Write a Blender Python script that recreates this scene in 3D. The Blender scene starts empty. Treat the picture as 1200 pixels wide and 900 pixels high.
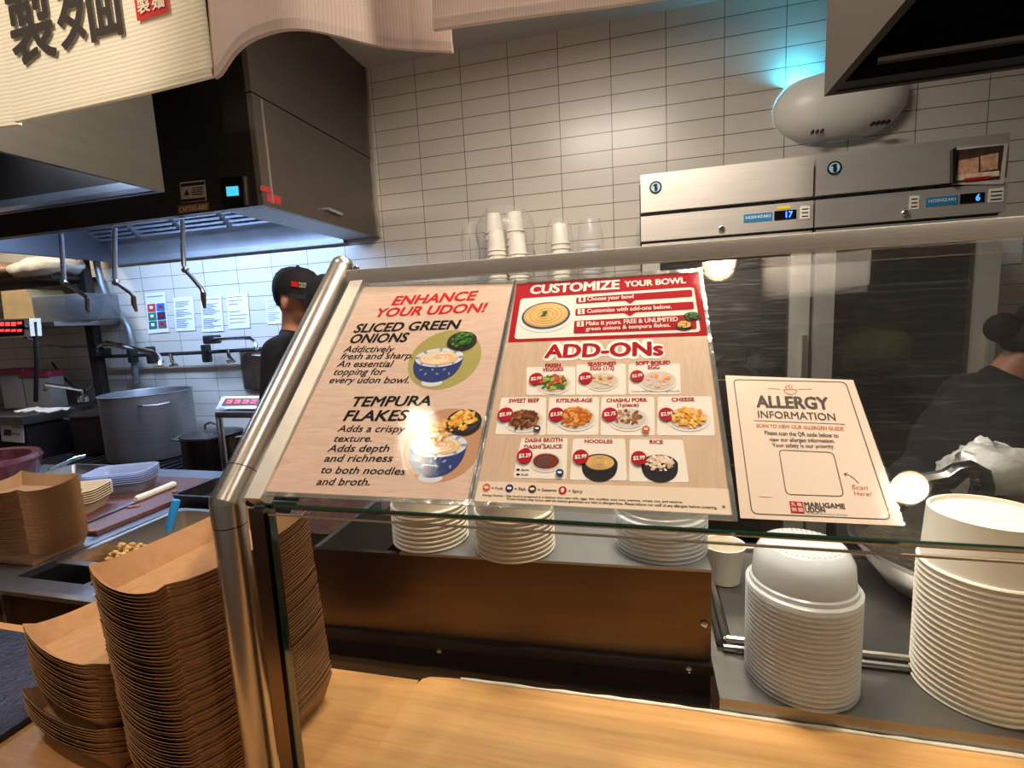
import bpy, bmesh, math, random
from mathutils import Vector, Matrix, Euler
random.seed(7)
SC = bpy.context.scene
COL = SC.collection
# ------------------------------------------------------------------ camera
FPX = 584.406
CR = Vector((0.96692222, 0.25052706, -0.0479334))
CD = Vector((-0.01283438, -0.13989781, -0.99008276))
CF = Vector((-0.2547483, 0.95794822, -0.13205494))
CAM = Vector((0, 0, 1.58))
cam = bpy.data.cameras.new('camera')
cam.sensor_width = 36.0
cam.lens = FPX / 1200 * 36
cam.clip_start = 0.02
cob = bpy.data.objects.new('camera', cam)
M = Matrix.Identity(4)
for i in range(3):
    M[i][0] = CR[i]; M[i][1] = -CD[i]; M[i][2] = -CF[i]; M[i][3] = CAM[i]
cob.matrix_world = M
COL.objects.link(cob)
SC.camera = cob
# ------------------------------------------------------------------ view, world, lights
SC.view_settings.view_transform = 'Standard'
SC.view_settings.look = 'None'
SC.view_settings.gamma = 1
SC.view_settings.use_curve_mapping = False
SC.view_settings.exposure = 0.0
w = bpy.data.worlds.new('world'); SC.world = w; w.use_nodes = True
w.node_tree.nodes['Background'].inputs[0].default_value = (1.0, 0.87, 0.74, 1)
w.node_tree.nodes['Background'].inputs[1].default_value = 0.13

def light(name, kind, loc, power, color, size=0.1, target=None, size_y=None, spread=None, spot=None, blend=0.5):
    l = bpy.data.lights.new(name, kind); l.energy = power; l.color = color
    if kind == 'AREA':
        l.size = size
        if size_y: l.shape = 'RECTANGLE'; l.size_y = size_y
        else: l.shape = 'DISK'
        if spread: l.spread = math.radians(spread)
    elif kind == 'SPOT':
        l.shadow_soft_size = size; l.spot_size = math.radians(spot or 80); l.spot_blend = blend
    else: l.shadow_soft_size = size
    o = bpy.data.objects.new(name, l); o.location = loc
    if target is not None:
        o.rotation_euler = (Vector(target) - Vector(loc)).to_track_quat('-Z', 'Y').to_euler()
    COL.objects.link(o); return o
CEIL = 3.24
WARM = (1.0, 0.85, 0.69)
LAMPS = [(-1.13, 0.10), (1.08, -0.07), (0.325, 0.915), (-0.15, -1.0)]
LAMP_W = [8.5, 8.5, 26, 4]
for (lx, ly), lw in zip(LAMPS, LAMP_W):
    light('downlight_lamp', 'AREA', (lx, ly, CEIL - 0.035), lw, WARM, 0.105, (lx, ly, 0), spread=150)
light('wall_fill', 'AREA', (-0.25, 1.42, CEIL - 0.04), 52, (1.0, 0.91, 0.80), 0.9, (-0.25, 1.75, 0), size_y=0.3, spread=165)  # added fill to light the back wall, no fixture of its own
light('hood_led', 'AREA', (-2.8, 2.36, 2.40), 68, (0.40, 0.60, 1.0), 2.0, (-2.8, 2.85, 1.0), size_y=0.10)
light('left_fill', 'AREA', (-4.75, 2.2, CEIL - 0.04), 34, (1.0, 0.88, 0.72), 0.5, (-4.75, 2.5, 0), size_y=0.3, spread=165)  # added fill to brighten the left end of the kitchen, no fixture there
light('fry_hood_led', 'AREA', (-2.35, 1.15, 2.42), 14, (0.62, 0.77, 1.0), 0.9, (-2.3, 1.15, 0), size_y=0.12)
light('fly_trap_tube', 'AREA', (0.83, 3.125, 2.70), 3.6, (0.05, 0.62, 1.0), 0.10, (0.64, 3.28, 3.05), size_y=0.04)

light('curtain_spot', 'SPOT', (-1.0, -1.1, 3.1), 150, (1.0, 0.88, 0.70), 0.04, (-1.45, 0.95, 2.3), spot=30, blend=0.6)
# ------------------------------------------------------------------ pixel rays of the calibrated view (helpers to measure real points)
def ray(u, v):
    return CR * ((u - 600) / FPX) + CD * ((v - 450) / FPX) + CF
def PY(u, v, y):
    d = ray(u, v); return CAM + d * (y / d.y)
def PZ(u, v, z):
    d = ray(u, v); return CAM + d * ((z - CAM.z) / d.z)
def PX(u, v, x):
    d = ray(u, v); return CAM + d * (x / d.x)
GA = -0.7167
def PG(u, v, off=0.0):
    d = ray(u, v); return CAM + d * ((GA + off * 1.41421) / (d.z - d.y))

# ------------------------------------------------------------------ materials
def lin(c):
    if isinstance(c, str):
        c = tuple(int(c[i:i + 2], 16) for i in (0, 2, 4))
    out = []
    for x in c:
        x = x / 255
        out.append(x / 12.92 if x <= 0.04045 else ((x + 0.055) / 1.055) ** 2.4)
    return tuple(out) + (1,)
MATS = {}
def mat(name, col, rough=0.5, metal=0.0, var=0.08, vscale=14.0, bump=0.0, bscale=60.0, stretch=None, spec=0.5, trans=0.0, emit=None, estr=0.0, coat=0.0, alpha=1.0, sss=0.0, rvar=0.0):
    if name in MATS: return MATS[name]
    m = bpy.data.materials.new(name); m.use_nodes = True
    nt = m.node_tree; b = nt.nodes['Principled BSDF']
    c = lin(col)
    tc = nt.nodes.new('ShaderNodeTexCoord')
    mp = nt.nodes.new('ShaderNodeMapping')
    nt.links.new(tc.outputs['Object'], mp.inputs[0])
    if stretch: mp.inputs['Scale'].default_value = stretch
    nz = nt.nodes.new('ShaderNodeTexNoise'); nz.inputs['Scale'].default_value = vscale; nz.inputs['Detail'].default_value = 4
    nt.links.new(mp.outputs[0], nz.inputs['Vector'])
    rp = nt.nodes.new('ShaderNodeValToRGB')
    rp.color_ramp.elements[0].position = 0.3; rp.color_ramp.elements[1].position = 0.72
    rp.color_ramp.elements[0].color = tuple(x * (1 - var) for x in c[:3]) + (1,)
    rp.color_ramp.elements[1].color = tuple(min(1, x * (1 + var)) for x in c[:3]) + (1,)
    nt.links.new(nz.outputs[0], rp.inputs[0]); nt.links.new(rp.outputs[0], b.inputs['Base Color'])
    b.inputs['Roughness'].default_value = rough; b.inputs['Metallic'].default_value = metal
    b.inputs['Specular IOR Level'].default_value = spec
    b.inputs['Transmission Weight'].default_value = trans
    b.inputs['Coat Weight'].default_value = coat; b.inputs['Coat Roughness'].default_value = 0.08
    b.inputs['Alpha'].default_value = alpha
    if sss:
        b.inputs['Subsurface Weight'].default_value = sss; b.inputs['Subsurface Radius'].default_value = (0.02, 0.008, 0.004)
    if rvar:
        mr = nt.nodes.new('ShaderNodeMapRange'); mr.inputs[3].default_value = max(0.02, rough - rvar); mr.inputs[4].default_value = rough + rvar
        nt.links.new(nz.outputs[0], mr.inputs[0]); nt.links.new(mr.outputs[0], b.inputs['Roughness'])
    if emit is not None:
        b.inputs['Emission Color'].default_value = lin(emit); b.inputs['Emission Strength'].default_value = estr
    if bump:
        n2 = nt.nodes.new('ShaderNodeTexNoise'); n2.inputs['Scale'].default_value = bscale; n2.inputs['Detail'].default_value = 3
        nt.links.new(mp.outputs[0], n2.inputs['Vector'])
        bp = nt.nodes.new('ShaderNodeBump'); bp.inputs['Strength'].default_value = bump; bp.inputs['Distance'].default_value = 0.01
        nt.links.new(n2.outputs[0], bp.inputs['Height']); nt.links.new(bp.outputs[0], b.inputs['Normal'])
    MATS[name] = m; return m

def two_sided_fresnel(nt, ior):
    ge = nt.nodes.new('ShaderNodeNewGeometry'); mr = nt.nodes.new('ShaderNodeMapRange')
    mr.inputs[3].default_value = ior; mr.inputs[4].default_value = 1 / ior
    nt.links.new(ge.outputs['Backfacing'], mr.inputs[0])
    fr = nt.nodes.new('ShaderNodeFresnel'); nt.links.new(mr.outputs[0], fr.inputs[0]); return fr
def clear(name, tint=(1, 1, 1), rough=0.02, ior=1.45, base=0.0, haze=0.0, bump=0.0, bstretch=(1, 1, 1), bscale=30, streak=0.0):
    """clear sheet: Fresnel mix of straight-through and mirror, optional haze of fine scratches"""
    if name in MATS: return MATS[name]
    m = bpy.data.materials.new(name); m.use_nodes = True; nt = m.node_tree
    nt.nodes.remove(nt.nodes['Principled BSDF']); out = nt.nodes['Material Output']
    tr = nt.nodes.new('ShaderNodeBsdfTransparent'); tr.inputs[0].default_value = tuple(tint) + (1,)
    gl = nt.nodes.new('ShaderNodeBsdfGlossy'); gl.inputs['Roughness'].default_value = rough
    fr = two_sided_fresnel(nt, ior)
    mx = nt.nodes.new('ShaderNodeMixShader')
    if base:
        ad = nt.nodes.new('ShaderNodeMath'); ad.operation = 'ADD'; ad.use_clamp = True; ad.inputs[1].default_value = base
        nt.links.new(fr.outputs[0], ad.inputs[0]); nt.links.new(ad.outputs[0], mx.inputs[0])
    else: nt.links.new(fr.outputs[0], mx.inputs[0])
    nt.links.new(tr.outputs[0], mx.inputs[1]); nt.links.new(gl.outputs[0], mx.inputs[2])
    last = mx
    if streak:
        t2 = nt.nodes.new('ShaderNodeTexCoord'); m3 = nt.nodes.new('ShaderNodeMapping'); m3.inputs['Scale'].default_value = (14, 210, 210); m3.inputs['Rotation'].default_value = (0, 0, 0.12)
        n3 = nt.nodes.new('ShaderNodeTexNoise'); n3.inputs['Scale'].default_value = 1.0; n3.inputs['Detail'].default_value = 4; n3.inputs['Distortion'].default_value = 1.6
        nt.links.new(t2.outputs['Object'], m3.inputs[0]); nt.links.new(m3.outputs[0], n3.inputs['Vector'])
        r3 = nt.nodes.new('ShaderNodeValToRGB'); r3.color_ramp.elements[0].position = 0.56; r3.color_ramp.elements[1].position = 0.80
        r3.color_ramp.elements[0].color = (streak * 0.12,) * 3 + (1,); r3.color_ramp.elements[1].color = (streak,) * 3 + (1,); nt.links.new(n3.outputs[0], r3.inputs[0])
        g3 = nt.nodes.new('ShaderNodeBsdfGlossy'); g3.inputs['Roughness'].default_value = 0.38
        x3 = nt.nodes.new('ShaderNodeMixShader'); nt.links.new(r3.outputs[0], x3.inputs[0]); nt.links.new(mx.outputs[0], x3.inputs[1]); nt.links.new(g3.outputs[0], x3.inputs[2]); last = mx = x3
    tc = nt.nodes.new('ShaderNodeTexCoord'); mp = nt.nodes.new('ShaderNodeMapping'); mp.inputs['Scale'].default_value = bstretch
    nz = nt.nodes.new('ShaderNodeTexNoise'); nz.inputs['Scale'].default_value = bscale; nz.inputs['Detail'].default_value = 5
    nt.links.new(tc.outputs['Object'], mp.inputs[0]); nt.links.new(mp.outputs[0], nz.inputs['Vector'])
    if bump:
        bp = nt.nodes.new('ShaderNodeBump'); bp.inputs['Strength'].default_value = bump; bp.inputs['Distance'].default_value = 0.005
        nt.links.new(nz.outputs[0], bp.inputs['Height']); nt.links.new(bp.outputs[0], gl.inputs['Normal'])
    if haze:
        df = nt.nodes.new('ShaderNodeBsdfDiffuse'); df.inputs[0].default_value = (0.9, 0.9, 0.88, 1)
        rp = nt.nodes.new('ShaderNodeValToRGB'); rp.color_ramp.elements[0].position = 0.55; rp.color_ramp.elements[1].position = 0.8
        rp.color_ramp.elements[0].color = (haze * 0.3,) * 3 + (1,); rp.color_ramp.elements[1].color = (haze,) * 3 + (1,)
        nt.links.new(nz.outputs[0], rp.inputs[0])
        m2 = nt.nodes.new('ShaderNodeMixShader'); nt.links.new(rp.outputs[0], m2.inputs[0])
        nt.links.new(mx.outputs[0], m2.inputs[1]); nt.links.new(df.outputs[0], m2.inputs[2]); last = m2
    nt.links.new(last.outputs[0], out.inputs[0])
    MATS[name] = m; return m

def frost(name, col, t=0.5, rough=0.35):
    """milky translucent plastic: diffuse + translucent + see-through + gloss"""
    if name in MATS: return MATS[name]
    m = bpy.data.materials.new(name); m.use_nodes = True; nt = m.node_tree
    nt.nodes.remove(nt.nodes['Principled BSDF']); out = nt.nodes['Material Output']
    c = lin(col)
    tc = nt.nodes.new('ShaderNodeTexCoord'); nz = nt.nodes.new('ShaderNodeTexNoise'); nz.inputs['Scale'].default_value = 40
    nt.links.new(tc.outputs['Object'], nz.inputs['Vector'])
    df = nt.nodes.new('ShaderNodeBsdfDiffuse'); df.inputs[0].default_value = c
    tl = nt.nodes.new('ShaderNodeBsdfTranslucent'); tl.inputs[0].default_value = c
    tr = nt.nodes.new('ShaderNodeBsdfTransparent'); tr.inputs[0].default_value = (0.95, 0.96, 0.97, 1)
    gl = nt.nodes.new('ShaderNodeBsdfGlossy'); gl.inputs[1].default_value = rough
    bp = nt.nodes.new('ShaderNodeBump'); bp.inputs[0].default_value = 0.1; nt.links.new(nz.outputs[0], bp.inputs['Height']); nt.links.new(bp.outputs[0], gl.inputs['Normal'])
    a = nt.nodes.new('ShaderNodeMixShader'); a.inputs[0].default_value = 0.5
    nt.links.new(df.outputs[0], a.inputs[1]); nt.links.new(tl.outputs[0], a.inputs[2])
    b = nt.nodes.new('ShaderNodeMixShader'); b.inputs[0].default_value = t
    nt.links.new(a.outputs[0], b.inputs[1]); nt.links.new(tr.outputs[0], b.inputs[2])
    fr = two_sided_fresnel(nt, 1.4)
    d = nt.nodes.new('ShaderNodeMixShader'); nt.links.new(fr.outputs[0], d.inputs[0])
    nt.links.new(b.outputs[0], d.inputs[1]); nt.links.new(gl.outputs[0], d.inputs[2])
    nt.links.new(d.outputs[0], out.inputs[0]); MATS[name] = m; return m

def tile_mat(name, c1, c2, grout, ox, oz):
    m = bpy.data.materials.new(name); m.use_nodes = True; nt = m.node_tree; b = nt.nodes['Principled BSDF']
    tc = nt.nodes.new('ShaderNodeTexCoord'); sp = nt.nodes.new('ShaderNodeSeparateXYZ'); cb = nt.nodes.new('ShaderNodeCombineXYZ')
    nt.links.new(tc.outputs['Object'], sp.inputs[0])
    for k, o_, s in (('X', ox, 'X'), ('Z', oz, 'Y')):
        a = nt.nodes.new('ShaderNodeMath'); a.operation = 'SUBTRACT'; a.inputs[1].default_value = o_
        nt.links.new(sp.outputs[k], a.inputs[0]); nt.links.new(a.outputs[0], cb.inputs[s])
    br = nt.nodes.new('ShaderNodeTexBrick'); br.offset = 0.0; br.squash = 1.0
    br.inputs['Color1'].default_value = lin(c1); br.inputs['Color2'].default_value = lin(c2); br.inputs['Mortar'].default_value = lin(grout)
    br.inputs['Scale'].default_value = 1.0; br.inputs['Mortar Size'].default_value = 0.0022; br.inputs['Mortar Smooth'].default_value = 0.2
    br.inputs['Brick Width'].default_value = 0.308; br.inputs['Row Height'].default_value = 0.10151
    nt.links.new(cb.outputs[0], br.inputs['Vector']); nt.links.new(br.outputs[0], b.inputs['Base Color'])
    b.inputs['Roughness'].default_value = 0.28
    bp = nt.nodes.new('ShaderNodeBump'); bp.invert = True; bp.inputs[0].default_value = 0.5; bp.inputs[1].default_value = 0.002
    nt.links.new(br.outputs['Fac'], bp.inputs['Height']); nt.links.new(bp.outputs[0], b.inputs['Normal'])
    return m

def wood_mat(name, c1, c2, rough=0.45, scale=(1, 1, 1), wscale=6.0, dist=3.0):
    if name in MATS: return MATS[name]
    m = bpy.data.materials.new(name); m.use_nodes = True; nt = m.node_tree; b = nt.nodes['Principled BSDF']
    tc = nt.nodes.new('ShaderNodeTexCoord'); mp = nt.nodes.new('ShaderNodeMapping'); mp.inputs['Scale'].default_value = scale
    nt.links.new(tc.outputs['Object'], mp.inputs[0])
    nz = nt.nodes.new('ShaderNodeTexNoise'); nz.inputs['Scale'].default_value = wscale; nz.inputs['Detail'].default_value = 6; nz.inputs['Distortion'].default_value = dist
    nt.links.new(mp.outputs[0], nz.inputs['Vector'])
    rp = nt.nodes.new('ShaderNodeValToRGB'); rp.color_ramp.elements[0].position = 0.3; rp.color_ramp.elements[1].position = 0.7
    rp.color_ramp.elements[0].color = lin(c1); rp.color_ramp.elements[1].color = lin(c2)
    nt.links.new(nz.outputs[0], rp.inputs[0]); nt.links.new(rp.outputs[0], b.inputs['Base Color'])
    b.inputs['Roughness'].default_value = rough
    MATS[name] = m; return m

def rib_mat(name, col, amp, scale, axis='Z', rough=0.85, trans=0.35):
    """ribbed woven cloth, a little light shines through"""
    m = bpy.data.materials.new(name); m.use_nodes = True; nt = m.node_tree
    b = nt.nodes['Principled BSDF']; out = nt.nodes['Material Output']
    tc = nt.nodes.new('ShaderNodeTexCoord'); wv = nt.nodes.new('ShaderNodeTexWave'); wv.bands_direction = axis
    wv.inputs['Scale'].default_value = scale; wv.inputs['Distortion'].default_value = 0.6; wv.inputs['Detail'].default_value = 2
    nt.links.new(tc.outputs['Object'], wv.inputs['Vector'])
    rp = nt.nodes.new('ShaderNodeValToRGB'); c = lin(col)
    rp.color_ramp.elements[0].color = tuple(x * 0.86 for x in c[:3]) + (1,); rp.color_ramp.elements[1].color = c
    rp.color_ramp.elements[1].position = 0.45
    nt.links.new(wv.outputs[1], rp.inputs[0]); nt.links.new(rp.outputs[0], b.inputs['Base Color'])
    bp = nt.nodes.new('ShaderNodeBump'); bp.inputs[0].default_value = amp; bp.inputs[1].default_value = 0.004
    nt.links.new(wv.outputs[1], bp.inputs['Height']); nt.links.new(bp.outputs[0], b.inputs['Normal'])
    b.inputs['Roughness'].default_value = rough; b.inputs['Specular IOR Level'].default_value = 0.1
    tl = nt.nodes.new('ShaderNodeBsdfTranslucent'); nt.links.new(rp.outputs[0], tl.inputs[0])
    mx = nt.nodes.new('ShaderNodeMixShader'); mx.inputs[0].default_value = trans
    nt.links.new(b.outputs[0], mx.inputs[1]); nt.links.new(tl.outputs[0], mx.inputs[2]); nt.links.new(mx.outputs[0], out.inputs[0])
    return m

STEEL = mat('brushed_steel', (206, 200, 192), 0.30, 1.0, 0.05, 9, 0.0, 30, (2, 2, 60), rvar=0.04)
STEELD = mat('worn_steel', (150, 148, 146), 0.36, 1.0, 0.12, 6, 0.05, 20, rvar=0.08)
STEELH = mat('hood_steel', (150, 140, 130), 0.42, 1.0, 0.06, 5, 0.02, 18, (1, 40, 1), rvar=0.05)
STEELK = mat('dark_steel', (62, 56, 52), 0.40, 0.9, 0.12, 5)
CHROME = mat('chrome', (215, 215, 215), 0.12, 1.0, 0.04, 9)
ALU = mat('aluminium', (150, 152, 156), 0.45, 0.9, 0.10, 7, 0.05, 14, (1, 1, 14))
BLACK = mat('black_paint', (22, 21, 20), 0.45, 0.0, 0.15, 12)
BLACKG = mat('black_gloss', (14, 13, 13), 0.15, 0.0, 0.10, 12)
IRON = mat('cast_iron', (30, 29, 29), 0.6, 0.3, 0.2, 20, 0.2, 40)
KRAFT = mat('kraft_board', (162, 121, 82), 0.75, 0, 0.10, 55, 0.05, 120, spec=0.2)
PAPERW = mat('white_paper_board', (238, 230, 214), 0.55, 0, 0.03, 20)
WHITE = mat('white_sheet', (226, 226, 228), 0.6, 0, 0.03, 20)
PLASTIC_W = mat('white_plastic', (226, 222, 212), 0.35, 0, 0.03, 8)
LID = frost('frosted_lid_plastic', (250, 251, 252), 0.22, 0.25)
CLEARBAG = clear('clear_film', (0.98, 0.98, 0.98), 0.2, 1.3, 0.0, 0.22, 0.9, (1, 1, 1), 22)
GLASS = clear('guard_glass', (0.965, 0.985, 0.97), 0.0, 1.5, 0.0, 0.010, 0.0, (3, 40, 1), 20, streak=0.016)
PANE = clear('pane_glass', (0.965, 0.985, 0.97), 0.0, 1.5, 0.0, 0.006, 0.0, (3, 40, 1), 20)
GLASSEDGE = mat('green_glass_edge', (10, 58, 46), 0.08, 0, 0.3, 9, spec=0.8)
SLEEVE = clear('acrylic_sleeve', (0.99, 0.99, 0.99), 0.03, 1.22, 0.0, 0.008, 0.05, (1, 6, 1), 60)
SKIN = mat('skin', (190, 130, 100), 0.5, 0, 0.08, 16, sss=0.12)
SKIND = mat('brown_skin', (150, 96, 70), 0.5, 0, 0.08, 16, sss=0.1)
CLOTHB = mat('black_cloth', (26, 25, 27), 0.85, 0, 0.2, 30, 0.15, 120, spec=0.15)
CLOTHC = mat('black_cap_cloth', (34, 32, 34), 0.8, 0, 0.15, 40, 0.15, 150, spec=0.2)
HAIR = mat('dark_hair', (20, 15, 13), 0.7, 0, 0.3, 60, 0.4, 160, spec=0.15)
RED = mat('red_ink', (172, 22, 34), 0.75, 0, 0.02, spec=0.08)
REDB = mat('bright_red_ink', (200, 38, 38), 0.75, 0, 0.02, spec=0.08)
PRINTW = mat('print_white', (242, 236, 224), 0.75, 0, 0.01, spec=0.08)
FRIDGE = mat('fridge_steel', (214, 208, 200), 0.42, 0.8, 0.05, 5, 0.0, 30, (1, 1, 30), rvar=0.04)
INK = mat('black_ink', (30, 26, 26), 0.75, 0, 0.05, spec=0.08)
CREAM = mat('cream_print', (238, 219, 196), 0.75, 0, 0.02, spec=0.08)

# ------------------------------------------------------------------ mesh builder
class MB:
    def __init__(s): s.bm = bmesh.new(); s.mi = 0
    def _f(s, vs):
        try:
            f = s.bm.faces.new(vs); f.material_index = s.mi; f.smooth = True; return f
        except ValueError: return None
    def poly(s, pts): return s._f([s.bm.verts.new(p) for p in pts])
    def box(s, a, b, m=None):
        a = Vector(a); b = Vector(b); vs = []
        for z in (a.z, b.z):
            for x, y in ((a.x, a.y), (b.x, a.y), (b.x, b.y), (a.x, b.y)):
                p = Vector((x, y, z)); vs.append(s.bm.verts.new(m @ p if m else p))
        for q in ((3, 2, 1, 0), (4, 5, 6, 7), (0, 1, 5, 4), (1, 2, 6, 5), (2, 3, 7, 6), (3, 0, 4, 7)): s._f([vs[i] for i in q])
        return s
    def bbox(s, a, b, r=0.005, m=None, seg=2):
        t = bmesh.new(); a = Vector(a); b = Vector(b)
        bmesh.ops.create_cube(t, size=1)
        for v in t.verts: v.co = Vector(((a[i] + b[i]) / 2 + v.co[i] * (b[i] - a[i]) for i in range(3)))
        bmesh.ops.bevel(t, geom=list(t.edges), offset=r, segments=seg, affect='EDGES', profile=0.6)
        mp = {v: s.bm.verts.new(m @ v.co if m else v.co) for v in t.verts}
        for f in t.faces: s._f([mp[v] for v in f.verts])
        t.free(); return s
    def prism(s, bottom, off):
        off = Vector(off); n = len(bottom)
        A = [s.bm.verts.new(Vector(p)) for p in bottom]; B = [s.bm.verts.new(Vector(p) + off) for p in bottom]
        s._f(A[::-1]); s._f(B)
        for i in range(n): s._f([A[i], A[(i + 1) % n], B[(i + 1) % n], B[i]])
        return s
    def rings(s, rings, close=True, cap0=True, cap1=True):
        R = [[s.bm.verts.new(p) for p in r] for r in rings]
        for a, b in zip(R, R[1:]):
            n = len(a)
            for i in range(n if close else n - 1): s._f([a[i], a[(i + 1) % n], b[(i + 1) % n], b[i]])
        if cap0: s._f(R[0][::-1])
        if cap1: s._f(R[-1])
        return s
    def tube(s, path, r, seg=10, caps=True):
        path = [Vector(p) for p in path]; rs = r if isinstance(r, (list, tuple)) else [r] * len(path)
        rings = []; up = None
        for i, p in enumerate(path):
            t = (path[min(i + 1, len(path) - 1)] - path[max(i - 1, 0)]).normalized()
            if up is None:
                up = Vector((0, 0, 1)) if abs(t.z) < 0.9 else Vector((1, 0, 0))
            a = t.cross(up)
            if a.length < 1e-4: a = t.cross(Vector((0, 1, 0)))
            a.normalize(); b = a.cross(t).normalized(); up = b
            rings.append([p + (a * math.cos(k * math.tau / seg) + b * math.sin(k * math.tau / seg)) * rs[i] for k in range(seg)])
        return s.rings(rings, True, caps, caps)
    def lathe(s, prof, c=(0, 0, 0), seg=32, cap0=False, cap1=False, m=None):
        c = Vector(c); rings = []
        for r, z in prof:
            ring = [Vector((r * math.cos(k * math.tau / seg), r * math.sin(k * math.tau / seg), z)) for k in range(seg)]
            rings.append([(m @ p if m else p) + c for p in ring])
        return s.rings(rings, True, cap0, cap1)
    def ell(s, c, r, seg=16, m=None):
        c = Vector(c); n = seg // 2; rings = []
        for j in range(1, n):
            th = math.pi * j / n
            ring = [Vector((r[0] * math.sin(th) * math.cos(k * math.tau / seg), r[1] * math.sin(th) * math.sin(k * math.tau / seg), -r[2] * math.cos(th))) for k in range(seg)]
            rings.append([(m @ p if m else p) + c for p in ring])
        R = [[s.bm.verts.new(p) for p in r_] for r_ in rings]
        for a, b in zip(R, R[1:]):
            for i in range(seg): s._f([a[i], a[(i + 1) % seg], b[(i + 1) % seg], b[i]])
        lo = Vector((0, 0, -r[2])); hi = Vector((0, 0, r[2]))
        vl = s.bm.verts.new((m @ lo if m else lo) + c); vh = s.bm.verts.new((m @ hi if m else hi) + c)
        for i in range(seg):
            s._f([vl, R[0][(i + 1) % seg], R[0][i]]); s._f([vh, R[-1][i], R[-1][(i + 1) % seg]])
        return s
    def cap(s, p0, p1, r0, r1, seg=14):
        """tapered capsule"""
        p0 = Vector(p0); p1 = Vector(p1); d = (p1 - p0); L = d.length; q = d.to_track_quat('Z', 'Y').to_matrix()
        prof = [(r0 * math.cos(a), -r0 * math.sin(a)) for a in (1.35, 0.9, 0.45, 0)] + [(r1 * math.cos(a), L + r1 * math.sin(a)) for a in (0, 0.45, 0.9, 1.35)]
        return s.lathe(prof, p0, seg, True, True, q)
    def build(s, name, mats, parent=None, loc=None, angle=35, fix=True, mw=None):
        if fix: bmesh.ops.recalc_face_normals(s.bm, faces=s.bm.faces)
        me = bpy.data.meshes.new(name)
        L = Vector(loc) if loc is not None else (Vector(parent['_o']) if parent is not None and '_o' in parent else Vector((0, 0, 0)))
        if mw is not None: s.bm.transform(mw)
        elif L.length: s.bm.transform(Matrix.Translation(-L))
        s.bm.to_mesh(me); s.bm.free()
        for m in (mats if isinstance(mats, (list, tuple)) else [mats]): me.materials.append(m)
        if angle: me.set_sharp_from_angle(angle=math.radians(angle))
        o = bpy.data.objects.new(name, me); COL.objects.link(o)
        if parent is not None:
            o.parent = parent
            o['_o'] = list(parent['_o']) if '_o' in parent else [0, 0, 0]
        else: o.location = L; o['_o'] = list(L)
        return o
def tag(o, label, cat, group=None, kind=None):
    o['label'] = label; o['category'] = cat
    if group: o['group'] = group
    if kind: o['kind'] = kind
    return o
def thing(name, label, cat, loc=(0, 0, 0), group=None, rot=None):
    o = bpy.data.objects.new(name, None); o.empty_display_size = 0.05; COL.objects.link(o)
    o.location = loc; o['_o'] = list(loc) if rot is None else [0, 0, 0]
    if rot is not None: o.rotation_euler = rot
    return tag(o, label, cat, group)
def struct(o): o['kind'] = 'structure'; return o
def clone(o, loc=None, rot=None, label=None, group=None):
    def rec(x, par):
        c = x.copy(); COL.objects.link(c); c.parent = par
        for ch in x.children: rec(ch, c)
        return c
    r = rec(o, None)
    if loc is not None: r.location = loc
    if rot is not None: r.rotation_euler = rot
    if label: r['label'] = label
    if group: r['group'] = group
    return r

TXT = {}
def text_geo(body, bold=0.0, shear=0.0):
    """flat outline of a line of lettering, unit cap size, as (verts, polys)"""
    k = (body, bold, shear)
    if k in TXT: return TXT[k]
    cu = bpy.data.curves.new('t', 'FONT'); cu.body = body; cu.size = 1; cu.offset = bold; cu.shear = shear
    cu.fill_mode = 'FRONT'; cu.resolution_u = 3
    o = bpy.data.objects.new('t', cu); COL.objects.link(o)
    dg = bpy.context.evaluated_depsgraph_get(); dg.update()
    me = o.evaluated_get(dg).to_mesh()
    vs = [Vector((v.co.x, v.co.y)) for v in me.vertices]; ps = [list(p.vertices) for p in me.polygons]
    o.evaluated_get(dg).to_mesh_clear()
    bpy.data.objects.remove(o); bpy.data.curves.remove(cu)
    TXT[k] = (vs, ps); return TXT[k]
def put_text(mb, body, fn, x0, x1, y0, y1, bold=0.0, shear=0.0, mi=0):
    """fit lettering in x0..x1; baseline y0, cap top y1; fn maps (x, y) -> 3D point; bold strokes are struck several times"""
    vs, ps = text_geo(body, 0.0, shear)
    if not vs: return
    a = min(v.x for v in vs); b = max(v.x for v in vs)
    cvs, _ = text_geo('H', 0.0, 0); h = max(v.y for v in cvs); base = min(v.y for v in cvs)
    old = mb.mi; mb.mi = mi
    k = (y1 - y0) / (h - base); d = bold * k * 1.1
    n = 0 if bold < 0.008 else (8 if bold < 0.08 else 14)
    offs = [(0, 0)] if n == 0 else [(d * math.cos(j * math.tau / n), d * 0.75 * math.sin(j * math.tau / n)) for j in range(n)] + [(0, 0)]
    sx = (x1 - x0 - 2 * (d if n else 0)) / (b - a); xs = x0 + (d if n else 0)
    e = (y1 - y0) * 0.5; o0 = fn(x0, y0); nn = (fn(x0 + e, y0) - o0).cross(fn(x0, y0 + e) - o0).normalized()
    for j, (ox, oy) in enumerate(offs):
        V = [mb.bm.verts.new(fn(xs + (v.x - a) * sx + ox, y0 + (v.y - base) * k + oy) + nn * (0.000012 * j)) for v in vs]
        for p in ps: mb._f([V[i] for i in p])
    mb.mi = old
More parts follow.
